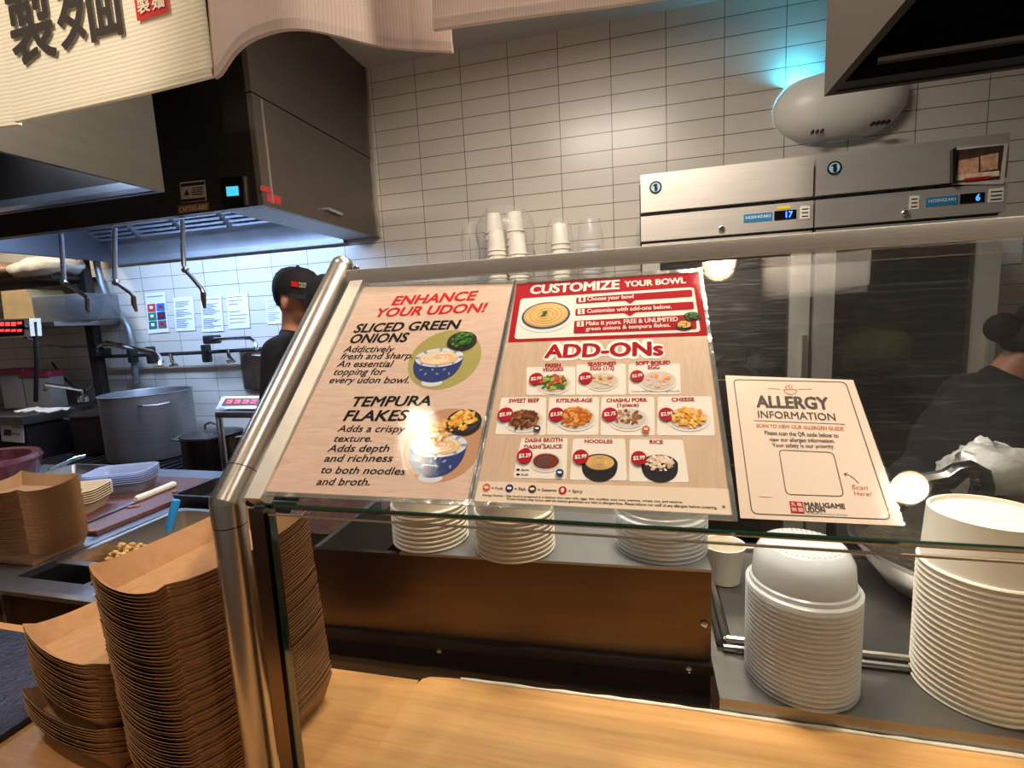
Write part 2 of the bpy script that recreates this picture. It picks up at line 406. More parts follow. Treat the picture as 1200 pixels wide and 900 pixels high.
# ================================================================== SETTING
YW = 3.182
TILE = tile_mat('wall_tile', (206, 198, 186), (200, 192, 180), (96, 84, 76), -1.3925, 3.148)
m = MB(); m.box((-7.0, YW, 0), (4.5, YW + 0.1, CEIL)); struct(m.build('wall_back', TILE))
m = MB(); m.box((-7.0, -2.6, -0.06), (4.5, YW, 0)); struct(m.build('floor', mat('quarry_tile', (92, 62, 50), 0.55, 0, 0.2, 8)))
m = MB(); m.box((-7.0, -1.8, CEIL), (4.5, YW + 0.1, CEIL + 0.06)); struct(m.build('ceiling', mat('ceiling_paint', (196, 190, 178), 0.9, 0, 0.02, 3)))
m = MB(); m.box((-7.1, -2.6, 0), (-7.0, YW + 0.1, CEIL)); struct(m.build('wall_left', mat('plain_wall', (120, 112, 104), 0.8)))

# ------------------------------------------------------------------ ceiling downlights
for i, (lx, ly) in enumerate(LAMPS):
    t = thing('downlight', ['recessed ceiling downlight above the left menu sign', 'recessed ceiling downlight above the allergy sign',
              'recessed ceiling downlight between the two hoods', 'recessed ceiling downlight behind the guests, over the queue'][i], 'ceiling light', (lx, ly, CEIL), 'recessed ceiling downlights')
    m = MB(); m.lathe([(0.070, -0.001), (0.074, -0.012), (0.092, -0.008), (0.096, 0.0)], (lx, ly, CEIL), 32); m.build('trim_ring', PLASTIC_W, t)
    m = MB(); m.lathe([(0.068, -0.004), (0.03, -0.006), (0.001, -0.0065)], (lx, ly, CEIL), 32, False, True)
    m.build('diffuser', mat('lamp_glow', (255, 236, 205), 0.5, 0, 0, emit=(255, 226, 185), estr=26.0), t)

# ------------------------------------------------------------------ big exhaust hood over the range
HX = -1.731; HF = 2.09; HZ = 2.165; HL = -4.05
FRONTM = mat('hood_front_steel', (66, 59, 52), 0.42, 0.85, 0.12, 3, 0.01, 12, (1, 1, 30))  # stainless front, the dark things it mirrors are put into its colour
SIDEM = mat('hood_side_steel', (112, 103, 94), 0.5, 0.75, 0.05, 3, 0.02, 14, (1, 1, 20))
INM = mat('hood_inner_steel', (138, 140, 146), 0.52, 0.75, 0.15, 3, rvar=0.08)
t = thing('exhaust_hood', 'large stainless exhaust hood with dark reflecting front over the cooking range', 'hood', (HX, HF, HZ))
m = MB(); m.box((HL, HF, HZ), (HX - 0.03, HF + 0.03, CEIL)); m.box((HL, HF + 0.03, HZ), (HX - 0.03, HF + 0.05, HZ + 0.02)); m.build('front_panel', FRONTM, t)
m = MB(); m.box((HX - 0.03, HF, HZ), (HX, YW - 0.004, 2.665)); m.build('side_panel', SIDEM, t)
m = MB(); m.box((HX - 0.03, HF, 2.672), (HX, YW - 0.004, CEIL)); m.build('side_panel', SIDEM, t)
m = MB(); m.box((HX - 0.002, YW - 0.03, HZ), (HX + 0.012, YW - 0.004, CEIL)); m.build('edge_trim', STEEL, t); m = MB(); m.box((HX, HF + 0.06, HZ + 0.02), (HX + 0.004, HF + 0.068, 2.66)); m.build('edge_trim', STEEL, t)
m = MB(); m.box((HX - 0.25, HF + 0.05, HZ), (HX - 0.03, YW - 0.004, HZ + 0.012)); m.build('lower_flange', INM, t)
m = MB(); m.box((HL - 0.03, HF, HZ), (HL, YW - 0.004, CEIL)); m.prism([(HL, HF + 0.03, HZ), (HL, YW - 0.02, HZ), (HL, YW - 0.02, HZ + 0.3), (HL, HF + 0.03, HZ + 0.5)], (0.01, 0, 0)); m.build('end_panel', mat('hood_end_steel', (92, 92, 98), 0.5, 0.8, 0.1, 3), t)
m = MB(); m.box((HL, YW - 0.05, HZ - 0.02), (HX - 0.25, YW - 0.004, HZ + 0.02)); m.rings([[(x, YW - 0.03 - 0.14 * (1 - math.cos(a)), HZ + 0.02 + 0.13 * math.sin(a)) for a in [k * 1.5 / 8 for k in range(9)]] for x in (HL, HX - 0.25)], False, False, False); m.build('rear_plenum', INM, t)
m = MB(); z0 = HZ + 0.15; y0 = YW - 0.16
m.prism([(HL, y0, z0), (HX - 0.25, y0, z0), (HX - 0.25, HF + 0.5, z0 + 0.36), (HL, HF + 0.5, z0 + 0.36)], (0, 0.02, 0.03)); m.build('filter_frame', INM, t)
for k in range(5):
    xa = HL + 0.06 + k * 0.41
    m = MB()
    for j in range(16):
        f = j / 16.0
        ya = y0 + (HF + 0.5 - y0) * f; za = z0 + 0.36 * f
        m.box((xa, ya - 0.022, za - 0.012), (xa + 0.36, ya - 0.008, za + 0.002))
    m.build('grease_filter', mat('filter_steel', (96, 98, 104), 0.5, 0.8), t)
m = MB(); m.box((HL, HF + 0.3, z0 + 0.37), (HX - 0.03, HF + 0.52, z0 + 0.40)); m.build('inner_top', INM, t)
p = PX(389, 248, HX)
m = MB(); a = PX(381, 245, HX); b = PX(397, 251, HX); m.tube([a + Vector((0.0, 0, 0)), a + Vector((0.02, 0, 0)), b + Vector((0.02, 0, 0)), b], 0.008, 8); m.build('side_handle', CHROME, t)
m = MB()
for q in ([(305, 217), (320, 220), (320, 227), (305, 223)], [(312, 226), (329, 231), (329, 240), (313, 236)]):
    m.prism([PX(u, v, HX) for u, v in q], (0.0015, 0, 0))
m.build('red_sticker', mat('red_sticker', (186, 52, 56), 0.5), t)
# controller on the dark reflecting front
def fpoly(m, q, off=0.002, yy=HF): m.prism([PY(u, v, yy) for u, v in q], (0, -off, 0))
m = MB(); fpoly(m, [(260, 209), (286, 206), (289, 240), (263, 243)], 0.006); ctl = m.build('hood_controller', BLACKG, t)
m = MB(); fpoly(m, [(265, 219), (279, 218), (280, 229), (266, 230)], 0.001, HF - 0.0065); m.build('screen', mat('cyan_screen', (70, 190, 225), 0.4, emit=(60, 185, 225), estr=1.0), ctl)
m = MB(); fpoly(m, [(285, 207), (287.5, 206.8), (290, 240), (287.5, 240.4)], 0.008); m.build('bezel', STEEL, ctl)
m = MB(); fpoly(m, [(211, 214), (240, 211), (242, 235), (213, 238)], 0.002); lab = m.build('warning_plate', mat('plate', (140, 122, 104), 0.5), t)
m = MB()
fpoly(m, [(212, 215.5), (240, 212.5), (240, 216), (212, 219)], 0.001, HF - 0.0022); fpoly(m, [(216, 229), (219, 222), (222, 228.5)], 0.001, HF - 0.0022)
for k in range(4): fpoly(m, [(225, 220 + k * 2.6), (238, 218.6 + k * 2.6), (238, 219.6 + k * 2.6), (225, 221 + k * 2.6)], 0.001, HF - 0.0022)
fpoly(m, [(213, 234), (241, 231), (241, 234), (213, 237)], 0.001, HF - 0.0022)
m.build('lettering', INK, lab)
m = MB(); fpoly(m, [(208, 241), (244, 237), (245, 246), (209, 251)], 0.002); lab = m.build('maker_plate', mat('brown_plate', (92, 62, 44), 0.5), t)
m = MB(); A = PY(210.5, 249, HF - 0.003); B = PY(243.5, 245.3, HF - 0.003); C_ = PY(210.5, 243, HF - 0.003)
put_text(m, 'CAPTIVE-AIRE', lambda x, y: A + (B - A) * x + Vector((0, 0, y)), 0, 1, 0, C_.z - A.z, 0.01, 0.2); m.build('lettering', mat('tan_ink', (190, 150, 100), 0.6), lab)

# ------------------------------------------------------------------ second and third canopy hoods nearer the counter
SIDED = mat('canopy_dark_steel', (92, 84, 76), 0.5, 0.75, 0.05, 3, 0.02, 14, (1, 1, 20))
def canopy(name, label, x0, x1, ya, yb, zb, lipm, front):
    t = thing(name, label, 'hood', (x0, ya, zb))
    s = 0.02
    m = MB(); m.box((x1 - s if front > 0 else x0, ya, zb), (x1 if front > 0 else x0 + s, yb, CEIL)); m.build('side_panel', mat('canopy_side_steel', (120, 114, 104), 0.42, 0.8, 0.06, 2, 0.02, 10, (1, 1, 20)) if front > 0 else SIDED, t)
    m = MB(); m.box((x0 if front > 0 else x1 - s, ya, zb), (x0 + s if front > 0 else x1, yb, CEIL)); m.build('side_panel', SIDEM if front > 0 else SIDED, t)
    m = MB(); m.box((x0 + s, yb - s, zb), (x1 - s, yb, CEIL)); m.build('rear_panel', STEELK, t)
    m = MB(); m.box((x0 + s, ya, zb), (x1 - s, ya + s, CEIL)); m.build('front_panel', STEELK, t)
    m = MB(); m.box((x0 + s, ya + s, zb + 0.42), (x1 - s, yb - s, zb + 0.44)); m.build('inner_top', STEELK, t)
    m = MB(); m.box((x0 + s, yb - 0.075, zb + 0.002), (x1 - s, yb - s, zb + 0.03)); m.build('grease_gutter', lipm, t)
    return t
canopy('exhaust_hood', 'grey canopy hood hanging behind the printed curtain at upper left', -3.6, -1.764, 0.98, 1.60, 2.12, mat('gutter_steel', (170, 178, 190), 0.3, 0.95), 1)
t = canopy('exhaust_hood', 'dark canopy hood corner hanging at upper right in front of tiles', 0.479, 2.6, 0.75, 1.60, 2.127, STEELK, -1)
m = MB(); m.tube([(0.56, 1.5, 2.16), (2.4, 1.5, 2.16)], 0.012, 8); m.build('hood_rail', STEELD, t)

# ------------------------------------------------------------------ printed entrance curtains (each panel hangs alone)
ribs = rib_mat('ribbed_cream_cloth', (252, 244, 224), 0.2, 34.0, 'Z', trans=0.3)
plain = rib_mat('shaded_cloth', (226, 208, 198), 0.05, 60.0, 'X', trans=0.3)  # pinkish shade on the plain panels is put into the cloth colour
NZ = 2.11
def hem(pts): return [PZ(u, v, NZ) for u, v in pts]
def curtain(pts, label, mats, z1=2.72, y_top=None, sub=4, flat=True):
    h = hem(pts); P = []
    for i in range(len(h) - 1):
        p0 = h[max(i - 1, 0)]; p1 = h[i]; p2 = h[i + 1]; p3 = h[min(i + 2, len(h) - 1)]
        for k in range(sub):
            f = k / sub
            P.append(0.5 * ((2 * p1) + (p2 - p0) * f + (2 * p0 - 5 * p1 + 4 * p2 - p3) * f * f + (3 * p1 - p0 - 3 * p2 + p3) * f ** 3))
    P.append(h[-1])
    ym = sum(p.y for p in P) / len(P) if y_top is None else y_top
    t = thing('noren_curtain', label, 'curtain', (P[0].x, ym, NZ), 'cloth curtain panels over the counter')
    def pt(p, z):
        f = (z - NZ) / (z1 - NZ); f = f * f * (3 - 2 * f) if not flat else f * 0.25
        return Vector((p.x, p.y + (ym - p.y) * f, z))
    rows = 9
    m = MB(); th = 0.0035
    front = [[pt(p, NZ + (z1 - NZ) * j / rows) for p in P] for j in range(rows + 1)]
    back = [[q + Vector((0, th, 0)) for q in r] for r in front]
    loops = [[*(front[j]), *(back[j][::-1])] for j in range(rows + 1)]
    m.rings(loops, True, True, True); m.build('cloth', mats, t, angle=60)
    m = MB(); m.rings([[pt(p, NZ - 0.006) + Vector((0, -0.003, 0)), pt(p, NZ + 0.012) + Vector((0, -0.003, 0)), pt(p, NZ + 0.012) + Vector((0, th + 0.003, 0)), pt(p, NZ - 0.006) + Vector((0, th + 0.003, 0))] for p in P]); m.build('hem_fold', mats, t, angle=60)
    return t, P, pt
curtain([(-60, 158), (-30, 152), (0, 146), (22, 143)], 'cream ribbed curtain panel at far left with part of a character', ribs)
tB, PB, ptB = curtain([(17, 140), (90, 124), (170, 106), (249, 86)], 'cream ribbed curtain panel with black brushed characters and red seal', ribs)
curtain([(251, 88), (258, 83), (265, 72), (275, 58), (290, 45), (310, 36), (330, 31), (352, 30), (372, 33), (400, 39), (440, 49), (480, 54), (530, 57)], 'plain curtain panel with swinging curved hem beside the printed one', plain, flat=False, y_top=0.97, sub=3)
curtain([(508, 31), (560, 23), (640, 12), (720, 2), (800, -10), (900, -25)], 'short pale curtain panel at top centre, right of the swinging one', plain)
def clothY(x, P):
    for a, b in zip(P, P[1:]):
        if a.x <= x <= b.x: return a.y + (b.y - a.y) * (x - a.x) / max(b.x - a.x, 1e-6)
    return P[0].y if x < P[0].x else P[-1].y
def cfn(P, pt, off=0.006):
    def f(x, z):
        q = pt(Vector((x, clothY(x, P), NZ)), z); return q + Vector((0, -off, 0))
    return f
fB = cfn(PB, ptB)
yb = 0.97
def X_(u, v): return PY(u, v, yb).x + 0.045
def Z_(u, v): return PY(u, v, yb).z - 0.014
m = MB()
put_text(m, '製', fB, X_(15, 40), X_(67, 40), Z_(40, 70), Z_(40, 70) + 0.135, 0.018)
put_text(m, '麺', fB, X_(70, 30), X_(147, 30), Z_(100, 50), Z_(100, 50) + 0.14, 0.010)
m.build('brushed_characters', mat('brush_ink', (52, 44, 40), 0.8), tB)
m = MB(); x0, x1 = X_(160, 10), X_(199, 10); zb, zt = Z_(164, 34), Z_(164, 34) + (x1 - x0) * 1.18
N_ = 6
m.rings([[fB(x0 + (x1 - x0) * i / N_, zb), fB(x0 + (x1 - x0) * i / N_, zt)] for i in range(N_ + 1)], False, False, False)
seal = m.build('red_seal', mat('seal_red', (200, 44, 40), 0.8), tB)
f2 = cfn(PB, ptB, 0.008); hx = (x1 - x0); m = MB()
for ch, ci, ri in (('丸', 0, 1), ('亀', 1, 1), ('製', 0, 0), ('麺', 1, 0)):
    put_text(m, ch, f2, x0 + hx * (0.08 + 0.45 * ci), x0 + hx * (0.47 + 0.45 * ci), zb + hx * (0.15 + 0.52 * ri), zb + hx * (0.46 + 0.52 * ri), 0.02)
m.build('seal_characters', mat('seal_cream', (240, 226, 198), 0.8), seal)

# ------------------------------------------------------------------ fly trap sconce on the tiles
c = Vector((1.015, YW, 0)); t = thing('fly_trap_light', 'white half bowl fly trap on the tiles glowing blue', 'wall light', (1.015, YW, 2.44))
def half(rx, ry, z, n=24, p=2.3): return [Vector((c.x - rx * math.cos(math.pi * k / n), YW - 0.002 - ry * (abs(math.sin(math.pi * k / n)) ** (2 / p)), z)) for k in range(n + 1)]
lev = [(2.435, 0.13, 0.085), (2.45, 0.19, 0.115), (2.50, 0.265, 0.16), (2.56, 0.305, 0.18), (2.63, 0.315, 0.185), (2.69, 0.29, 0.175), (2.735, 0.25, 0.15)]
m = MB(); m.rings([half(rx, ry, z) for z, rx, ry in lev], False, False, False); m.poly(half(0.13, 0.085, 2.435)); m.build('shell', PLASTIC_W, t, angle=50)
m = MB()
for k in range(3):
    x = 0.86 + k * 0.022; m = MB()
    m.box((x, YW - 0.15, 2.448), (x + 0.008, YW - 0.118, 2.462)); m.build('vent_slit', BLACK, t)
for k in range(4):
    x = 1.13 + k * 0.022; m = MB()
    m.box((x, YW - 0.15, 2.452), (x + 0.010, YW - 0.118, 2.466)); m.build('vent_slit', BLACK, t)
m = MB(); m.tube([(0.82, YW - 0.06, 2.66), (1.20, YW - 0.06, 2.66)], 0.012, 10); m.build('blue_tube', mat('uv_tube', (90, 190, 255), 0.3, emit=(40, 160, 255), estr=3.0), t)

# ------------------------------------------------------------------ two upright refrigerators
FY = 2.35
def z_at(u, v): return PY(u, v, FY).z
FZT, FZ1, FZ2, FZ3 = z_at(750, 206), z_at(750, 250), z_at(750, 255), z_at(750, 284)
def fridge(x0, x1, label, num, extra):
    t = thing('refrigerator', label, 'refrigerator', (x0, FY, 0.0), 'upright glass door refrigerators')
    b = YW - 0.08; s = 0.04
    m = MB()
    m.box((x0, FY + 0.03, 0.12), (x0 + s, b, FZ3)); m.box((x1 - s, FY + 0.03, 0.12), (x1, b, FZ3)); m.box((x0 + s, b - s, 0.12), (x1 - s, b, FZ3)); m.box((x0 + s, FY + 0.03, 0.12), (x1 - s, b - s, 0.16)); m.box((x0 + s, FY + 0.03, FZ3 - 0.03), (x1 - s, b - s, FZ3)); m.box((x0, FY + 0.03, FZ3), (x1, b, FZT - 0.03))
    m.build('cabinet', mat('fridge_liner', (52, 52, 50), 0.45, 0.3), t)
    for fx in (x0 + 0.06, x1 - 0.06):
        for fy in (FY + 0.1, b - 0.08):
            m = MB(); m.tube([(fx, fy, 0), (fx, fy, 0.121)], 0.022, 10); m.build('foot', STEELK, t)
    m = MB(); m.box((x0 + 0.005, FY - 0.01, FZ1), (x1 - 0.004, FY + 0.03, FZT)); tp = m.build('top_panel', FRIDGE, t)
    m = MB()
    for k in range(7): m.box((x0 + 0.04 + k * (x1 - x0 - 0.1) / 7, FY + 0.005, FZ2 - 0.002), (x0 + 0.04 + (k + 0.86) * (x1 - x0 - 0.1) / 7, FY + 0.03, FZ1 + 0.002))
    m.build('vent_slot', BLACK, t)
    m = MB(); m.box((x0 + 0.004, FY - 0.018, FZ3), (x1 - 0.003, FY + 0.03, FZ2)); cp = m.build('control_panel', FRIDGE, t)
    w_ = x1 - x0; yf = FY - 0.0185
    zc = (FZ2 + FZ3) / 2
    f = lambda x, z: Vector((x, yf - 0.0025, z))
    # round maker badge
    lx, lz, r = x0 + 0.068, FZT - 0.058, 0.026
    m = MB(); mq = Matrix.Rotation(math.pi / 2, 3, 'X')
    m.lathe([(r, 0), (r, 0.003), (0.0005, 0.003)], (lx, FY - 0.010, lz), 24, m=mq, cap1=True); bd = m.build('maker_badge', mat('badge_navy', (24, 34, 46), 0.3), tp)
    m = MB(); m.lathe([(r * 0.74, 0), (r * 0.74, 0.001), (0.0005, 0.001)], (lx, FY - 0.0131, lz), 24, m=mq, cap1=True); m.build('badge_field', mat('badge_blue', (150, 186, 200), 0.3), bd)
    m = MB(); g = lambda a: [Vector((lx + x * r, FY - 0.0145, lz + z * r)) for x, z in a]
    m.prism(g([(-0.18, -0.62), (0.2, -0.66), (0.34, -0.2), (0.2, 0.3), (-0.12, 0.34), (-0.2, 0.0)]), (0, -0.0008, 0)); m.prism(g([(-0.55, 0.28), (-0.1, 0.14), (0.24, 0.2), (0.3, 0.5), (-0.05, 0.58)]), (0, -0.0008, 0)); m.build('badge_figure', mat('badge_navy', (24, 34, 46), 0.3), bd)
    # name plate, display, stickers, lock
    pw = w_
    a, b_ = x0 + pw * extra['plate'][0], x0 + pw * extra['plate'][1]
    m = MB(); m.box((a, yf - 0.0015, zc - 0.010), (b_, yf, zc + 0.022)); pl = m.build('name_plate', mat('plate_blue', (30, 112, 156), 0.35), cp)
    m = MB(); put_text(m, 'HOSHIZAKI', f, a + 0.008, b_ - 0.008, zc + 0.003, zc + 0.014, 0.0); m.build('lettering', WHITE, pl)
    a, b_ = x0 + pw * extra['disp'][0], x0 + pw * extra['disp'][1]
    m = MB(); m.box((a, yf - 0.002, zc - 0.012), (b_, yf, zc + 0.024)); ds = m.build('display', BLACKG, cp)
    m = MB(); put_text(m, num, lambda x, z: Vector((x, yf - 0.0035, z)), b_ - 0.040 - (0.0 if len(num) > 1 else -0.012), b_ - 0.014, zc - 0.005, zc + 0.018, 0.03); m.build('digits', mat('blue_led', (60, 110, 255), 0.4, emit=(50, 100, 255), estr=4.0), ds)
    for xs, wd, cl in extra['stk']:
        m = MB(); m.box((x0 + pw * xs, yf - 0.001, zc - 0.016 if cl != 'y' else zc + 0.03), (x0 + pw * xs + wd, yf, zc + 0.034 if cl != 'y' else zc + 0.042)); sk = m.build('sticker', mat('yellow_sticker', (200, 178, 40), 0.5) if cl == 'y' else mat('sticker_white', (210, 204, 192), 0.6), cp)
        if cl != 'y':
            m = MB()
            for k in range(3): m.box((x0 + pw * xs + 0.006, yf - 0.002, zc - 0.008 + k * 0.014), (x0 + pw * xs + wd - 0.006, yf - 0.0009, zc - 0.004 + k * 0.014))
            m.build('sticker_print', INK, sk)
    m = MB(); m.lathe([(0.013, 0), (0.013, 0.004), (0.010, 0.009), (0.0005, 0.009)], (x0 + pw * 0.49, yf, zc - 0.028), 16, m=mq, cap1=True); m.build('lock', CHROME, cp)
    # glass door
    dz1 = FZ3 - 0.012; dz0 = 0.16
    d0, d1 = x0 + 0.008, x1 - 0.006; sw = 0.075
    m = MB(); m.box((d0, FY - 0.02, dz0), (d0 + sw, FY + 0.03, dz1)); m.box((d1 - sw, FY - 0.02, dz0), (d1, FY + 0.03, dz1)); m.box((d0 + sw, FY - 0.02, dz1 - 0.07), (d1 - sw, FY + 0.03, dz1)); m.box((d0 + sw, FY - 0.02, dz0), (d1 - sw, FY + 0.03, dz0 + 0.09)); dr = m.build('door', FRIDGE, t)
    m = MB(); m.box((d0 + sw, FY - 0.006, dz0 + 0.09), (d1 - sw, FY + 0.006, dz1 - 0.07)); m.build('door_glass', clear('fridge_glass', (0.62, 0.64, 0.60), 0.03, 1.5), dr)
    m = MB(); hxx = d1 - 0.03; m.box((hxx, FY - 0.045, 1.0), (hxx + 0.018, FY - 0.02, 1.45)); m.build('door_handle', STEEL, dr)
    for zz in (1.25, 0.85):
        m = MB()
        for k in range(14): m.tube([(x0 + 0.06 + k * (w_ - 0.12) / 13, FY + 0.08, zz), (x0 + 0.06 + k * (w_ - 0.12) / 13, b - 0.08, zz)], 0.003, 6)
        m.tube([(x0 + 0.05, FY + 0.08, zz), (x1 - 0.05, FY + 0.08, zz)], 0.005, 6); m.tube([(x0 + 0.05, b - 0.08, zz), (x1 - 0.05, b - 0.08, zz)], 0.005, 6)
        m.build('wire_shelf', STEELD, t)
    return t
fridge(-0.006, 0.6755, 'stainless upright refrigerator, the left of two, display reading 17', '17', {'plate': (0.615, 0.775), 'disp': (0.785, 0.905), 'stk': [(0.80, 0.05, 'y'), (0.925, 0.035, 'w')]})
fridge(0.6765, 1.318, 'stainless upright refrigerator, the right of two, display reading 6', '6', {'plate': (0.595, 0.755), 'disp': (0.765, 0.885), 'stk': [(0.51, 0.032, 'w'), (0.905, 0.046, 'w')]})
# contents behind the glass
def blob(name, label, cat, c, r, mt, group=None, seed=1, amp=0.14):
    rnd = random.Random(seed); m = MB(); m.ell(c, r, 18)
    for v in m.bm.verts:
        d = Vector(v.co) - Vector(c); v.co = Vector(c) + d * (1 + amp * (rnd.random() - 0.5))
        v.co.z = max(v.co.z, c[2] - r[2] * 0.9)
    return tag(m.build(name, mt, loc=c, angle=80), label, cat, group)
blob('food_bag', 'olive bag of greens on the upper shelf of the right refrigerator', 'bag', (0.98, 2.62, 1.36), (0.20, 0.14, 0.11), mat('olive_bag', (150, 148, 92), 0.4, 0, 0.3, 14), 'bags inside the right refrigerator', 3)
blob('food_bag', 'tan bag standing in the right refrigerator beside the greens', 'bag', (0.83, 2.56, 1.34), (0.10, 0.10, 0.09), mat('tan_bag', (186, 150, 112), 0.5, 0, 0.2, 14), 'bags inside the right refrigerator', 4)
m = MB(); m.bbox((0.09, 2.5, 1.256), (0.46, 2.9, 1.40), 0.02); tag(m.build('food_bin', mat('dark_bin', (70, 66, 58), 0.4), loc=(0.27, 2.7, 1.256)), 'dark food bin on the upper shelf of the left refrigerator', 'bin')
m = MB(); m.bbox((0.74, 2.5, 0.856), (1.2, 2.9, 1.02), 0.02); tag(m.build('food_bin', mat('brown_bin', (96, 70, 52), 0.4), loc=(0.95, 2.7, 0.856)), 'brown food bin on the lower shelf of the right refrigerator', 'bin')
# framed food photograph leaning on the right refrigerator
t = thing('food_photo', 'framed photograph of sandwiches on the right refrigerator top edge', 'picture', tuple(PY(1114, 214, FY - 0.02)))
def ph(m, q, off=0.004, y=FY - 0.014): m.prism([PY(u, v, y) for u, v in q], (0, -off, 0))
m = MB(); ph(m, [(1113, 177), (1117, 174), (1117, 216), (1113, 217)], 0.02); m.build('stand', STEELK, t)
m = MB(); ph(m, [(1117, 174), (1180, 168.5), (1175, 216), (1115, 217)], 0.006, FY - 0.016); m.build('holder', mat('holder_clear', (176, 168, 156), 0.3), t)
m = MB(); ph(m, [(1122, 176), (1176, 170), (1171, 210), (1118, 214)], 0.001, FY - 0.0225); pc = m.build('print', mat('photo_dark', (58, 44, 38), 0.35, 0, 0.5, 30), t)
m = MB()
ph(m, [(1124, 188), (1147, 184), (1147, 202), (1121, 205)], 0.001, FY - 0.024); ph(m, [(1149, 183), (1170, 179), (1169, 198), (1149, 201)], 0.001, FY - 0.024)
m.build('print_food', mat('photo_bread', (186, 140, 108), 0.4, 0, 0.35, 60), pc)
m = MB(); ph(m, [(1120, 205), (1171, 200), (1171, 206), (1119, 212)], 0.001, FY - 0.024); m.build('print_board', mat('photo_tan', (206, 184, 160), 0.4, 0, 0.2, 60), pc)
m = MB(); ph(m, [(1130, 209), (1160, 206), (1160, 209.5), (1130, 212.5)], 0.001, FY - 0.0255); m.build('print_band', RED, pc)
# papers behind the guard at right
t = tag(MB().prism([PY(u, v, YW - 0.006) for u, v in ((1161, 268), (1200, 264), (1197, 308), (1160, 312))], (0, 0.003, 0)).build('wall_notice', WHITE), 'white notice taped on the tiles right of the refrigerators', 'paper')
# ================================================================== KITCHEN AT THE LEFT
def cyl_wall(prof): return prof
# range with grates
SZ = 0.72; SX0, SX1, SY0, SY1 = -4.28, -2.45, 2.30, 3.12
t = thing('cooking_range', 'low black iron stock pot range with grates under the hood', 'stove', (-3.5, 2.7, 0))
m = MB(); m.bbox((SX0, SY0, 0.1), (SX1, SY1, SZ - 0.03), 0.01); m.build('body', STEELK, t)
m = MB(); m.bbox((SX0, SY0 - 0.03, SZ - 0.10), (SX1, SY0, SZ - 0.02), 0.008); m.build('front_rail', STEELD, t)
for k in range(4):
    xa = SX0 + 0.04 + k * 0.53
    m = MB()
    for j in range(7): m.box((xa + j * 0.08, SY0 + 0.03, SZ - 0.03), (xa + j * 0.08 + 0.018, SY1 - 0.05, SZ))
    m.box((xa, SY0 + 0.03, SZ - 0.028), (xa + 0.5, SY0 + 0.055, SZ - 0.002)); m.box((xa, SY1 - 0.07, SZ - 0.028), (xa + 0.5, SY1 - 0.05, SZ - 0.002)); m.box((xa, 2.68, SZ - 0.028), (xa + 0.5, 2.71, SZ - 0.002))
    m.build('grate', IRON, t)
for k in range(5):
    m = MB(); m.lathe([(0.03, 0), (0.028, 0.03), (0.001, 0.032)], (SX0 + 0.25 + k * 0.35, SY0 - 0.03, SZ - 0.06), 14, m=Matrix.Rotation(math.pi / 2, 3, 'X')); m.build('knob', BLACK, t)
for x in (SX0 + 0.06, SX1 - 0.06):
    for y in (SY0 + 0.06, SY1 - 0.06):
        m = MB(); m.tube([(x, y, 0), (x, y, 0.1)], 0.025, 10); m.build('leg', STEELD, t)

def pot(name, label, c, r, h, mt, liquid=None, handles=((0, 1),), lid=False, ang=0.0, hz=0.86):
    t = thing(name, label, 'pot', c)
    cx, cy, cz = c; th = max(0.005, r * 0.02)
    m = MB(); m.lathe([(0.001, 0), (r * 0.90, 0), (r * 0.98, 0.012), (r, 0.04), (r, h - 0.004), (r + 0.006, h), (r - 0.002, h + 0.003), (r - th, h - 0.004), (r - th, 0.03), (0.001, 0.025)], c, 40); m.build('body', mt, t)
    for a in (ang, ang + math.pi):
        d = Vector((math.cos(a), math.sin(a), 0)); s = Vector((-math.sin(a), math.cos(a), 0)); b = Vector((cx, cy, cz + h * hz)); wv = min(0.09, r * 0.35)
        m = MB(); m.tube([b + d * (r - 0.004) + s * wv, b + d * (r + 0.05) + s * wv * 0.8 + Vector((0, 0, 0.006)), b + d * (r + 0.062), b + d * (r + 0.05) - s * wv * 0.8 + Vector((0, 0, 0.006)), b + d * (r - 0.004) - s * wv], 0.007, 8); m.build('handle', STEELD if mt is not STEEL else CHROME, t)
    if liquid:
        m = MB(); m.lathe([(r - th - 0.001, h * 0.86), (0.001, h * 0.86)], c, 32); m.build('broth', liquid, t)
    if lid:
        m = MB(); m.lathe([(r + 0.004, h + 0.004), (r + 0.002, h + 0.010), (r * 0.7, h + 0.022), (r * 0.2, h + 0.030), (0.001, h + 0.031)], c, 40); ld = m.build('lid', mt, t)
        z = cz + h + 0.028; m = MB(); m.tube([(cx - 0.05, cy, z), (cx - 0.045, cy, z + 0.035), (cx, cy, z + 0.05), (cx + 0.045, cy, z + 0.035), (cx + 0.05, cy, z)], 0.007, 8); m.build('lid_handle', CHROME, ld)
    return t
BROTH = mat('broth', (112, 84, 66), 0.3, 0, 0.3, 9)
c = PZ(184, 531, SZ); c.y += 0.20; c.x -= 0.2
pot('stock_pot', 'huge dented aluminium stock pot in the middle of the range', (-3.42, 2.74, SZ), 0.275, 0.46, ALU, BROTH, ang=2.6)
pot('stock_pot', 'blackened stock pot with steel lid left of the aluminium pot', (-3.98, 2.86, SZ), 0.22, 0.29, mat('burnt_steel', (48, 38, 36), 0.45, 0.7, 0.4, 6), None, lid=True, ang=3.5, hz=0.9)
pot('stock_pot', 'small dark steel pot with lid right of the aluminium pot', (-2.66, 2.52, SZ), 0.175, 0.215, mat('dark_pot_steel', (92, 84, 76), 0.3, 0.95, 0.2, 6, stretch=(8, 8, 1)), None, lid=True, ang=3.45, hz=0.92)
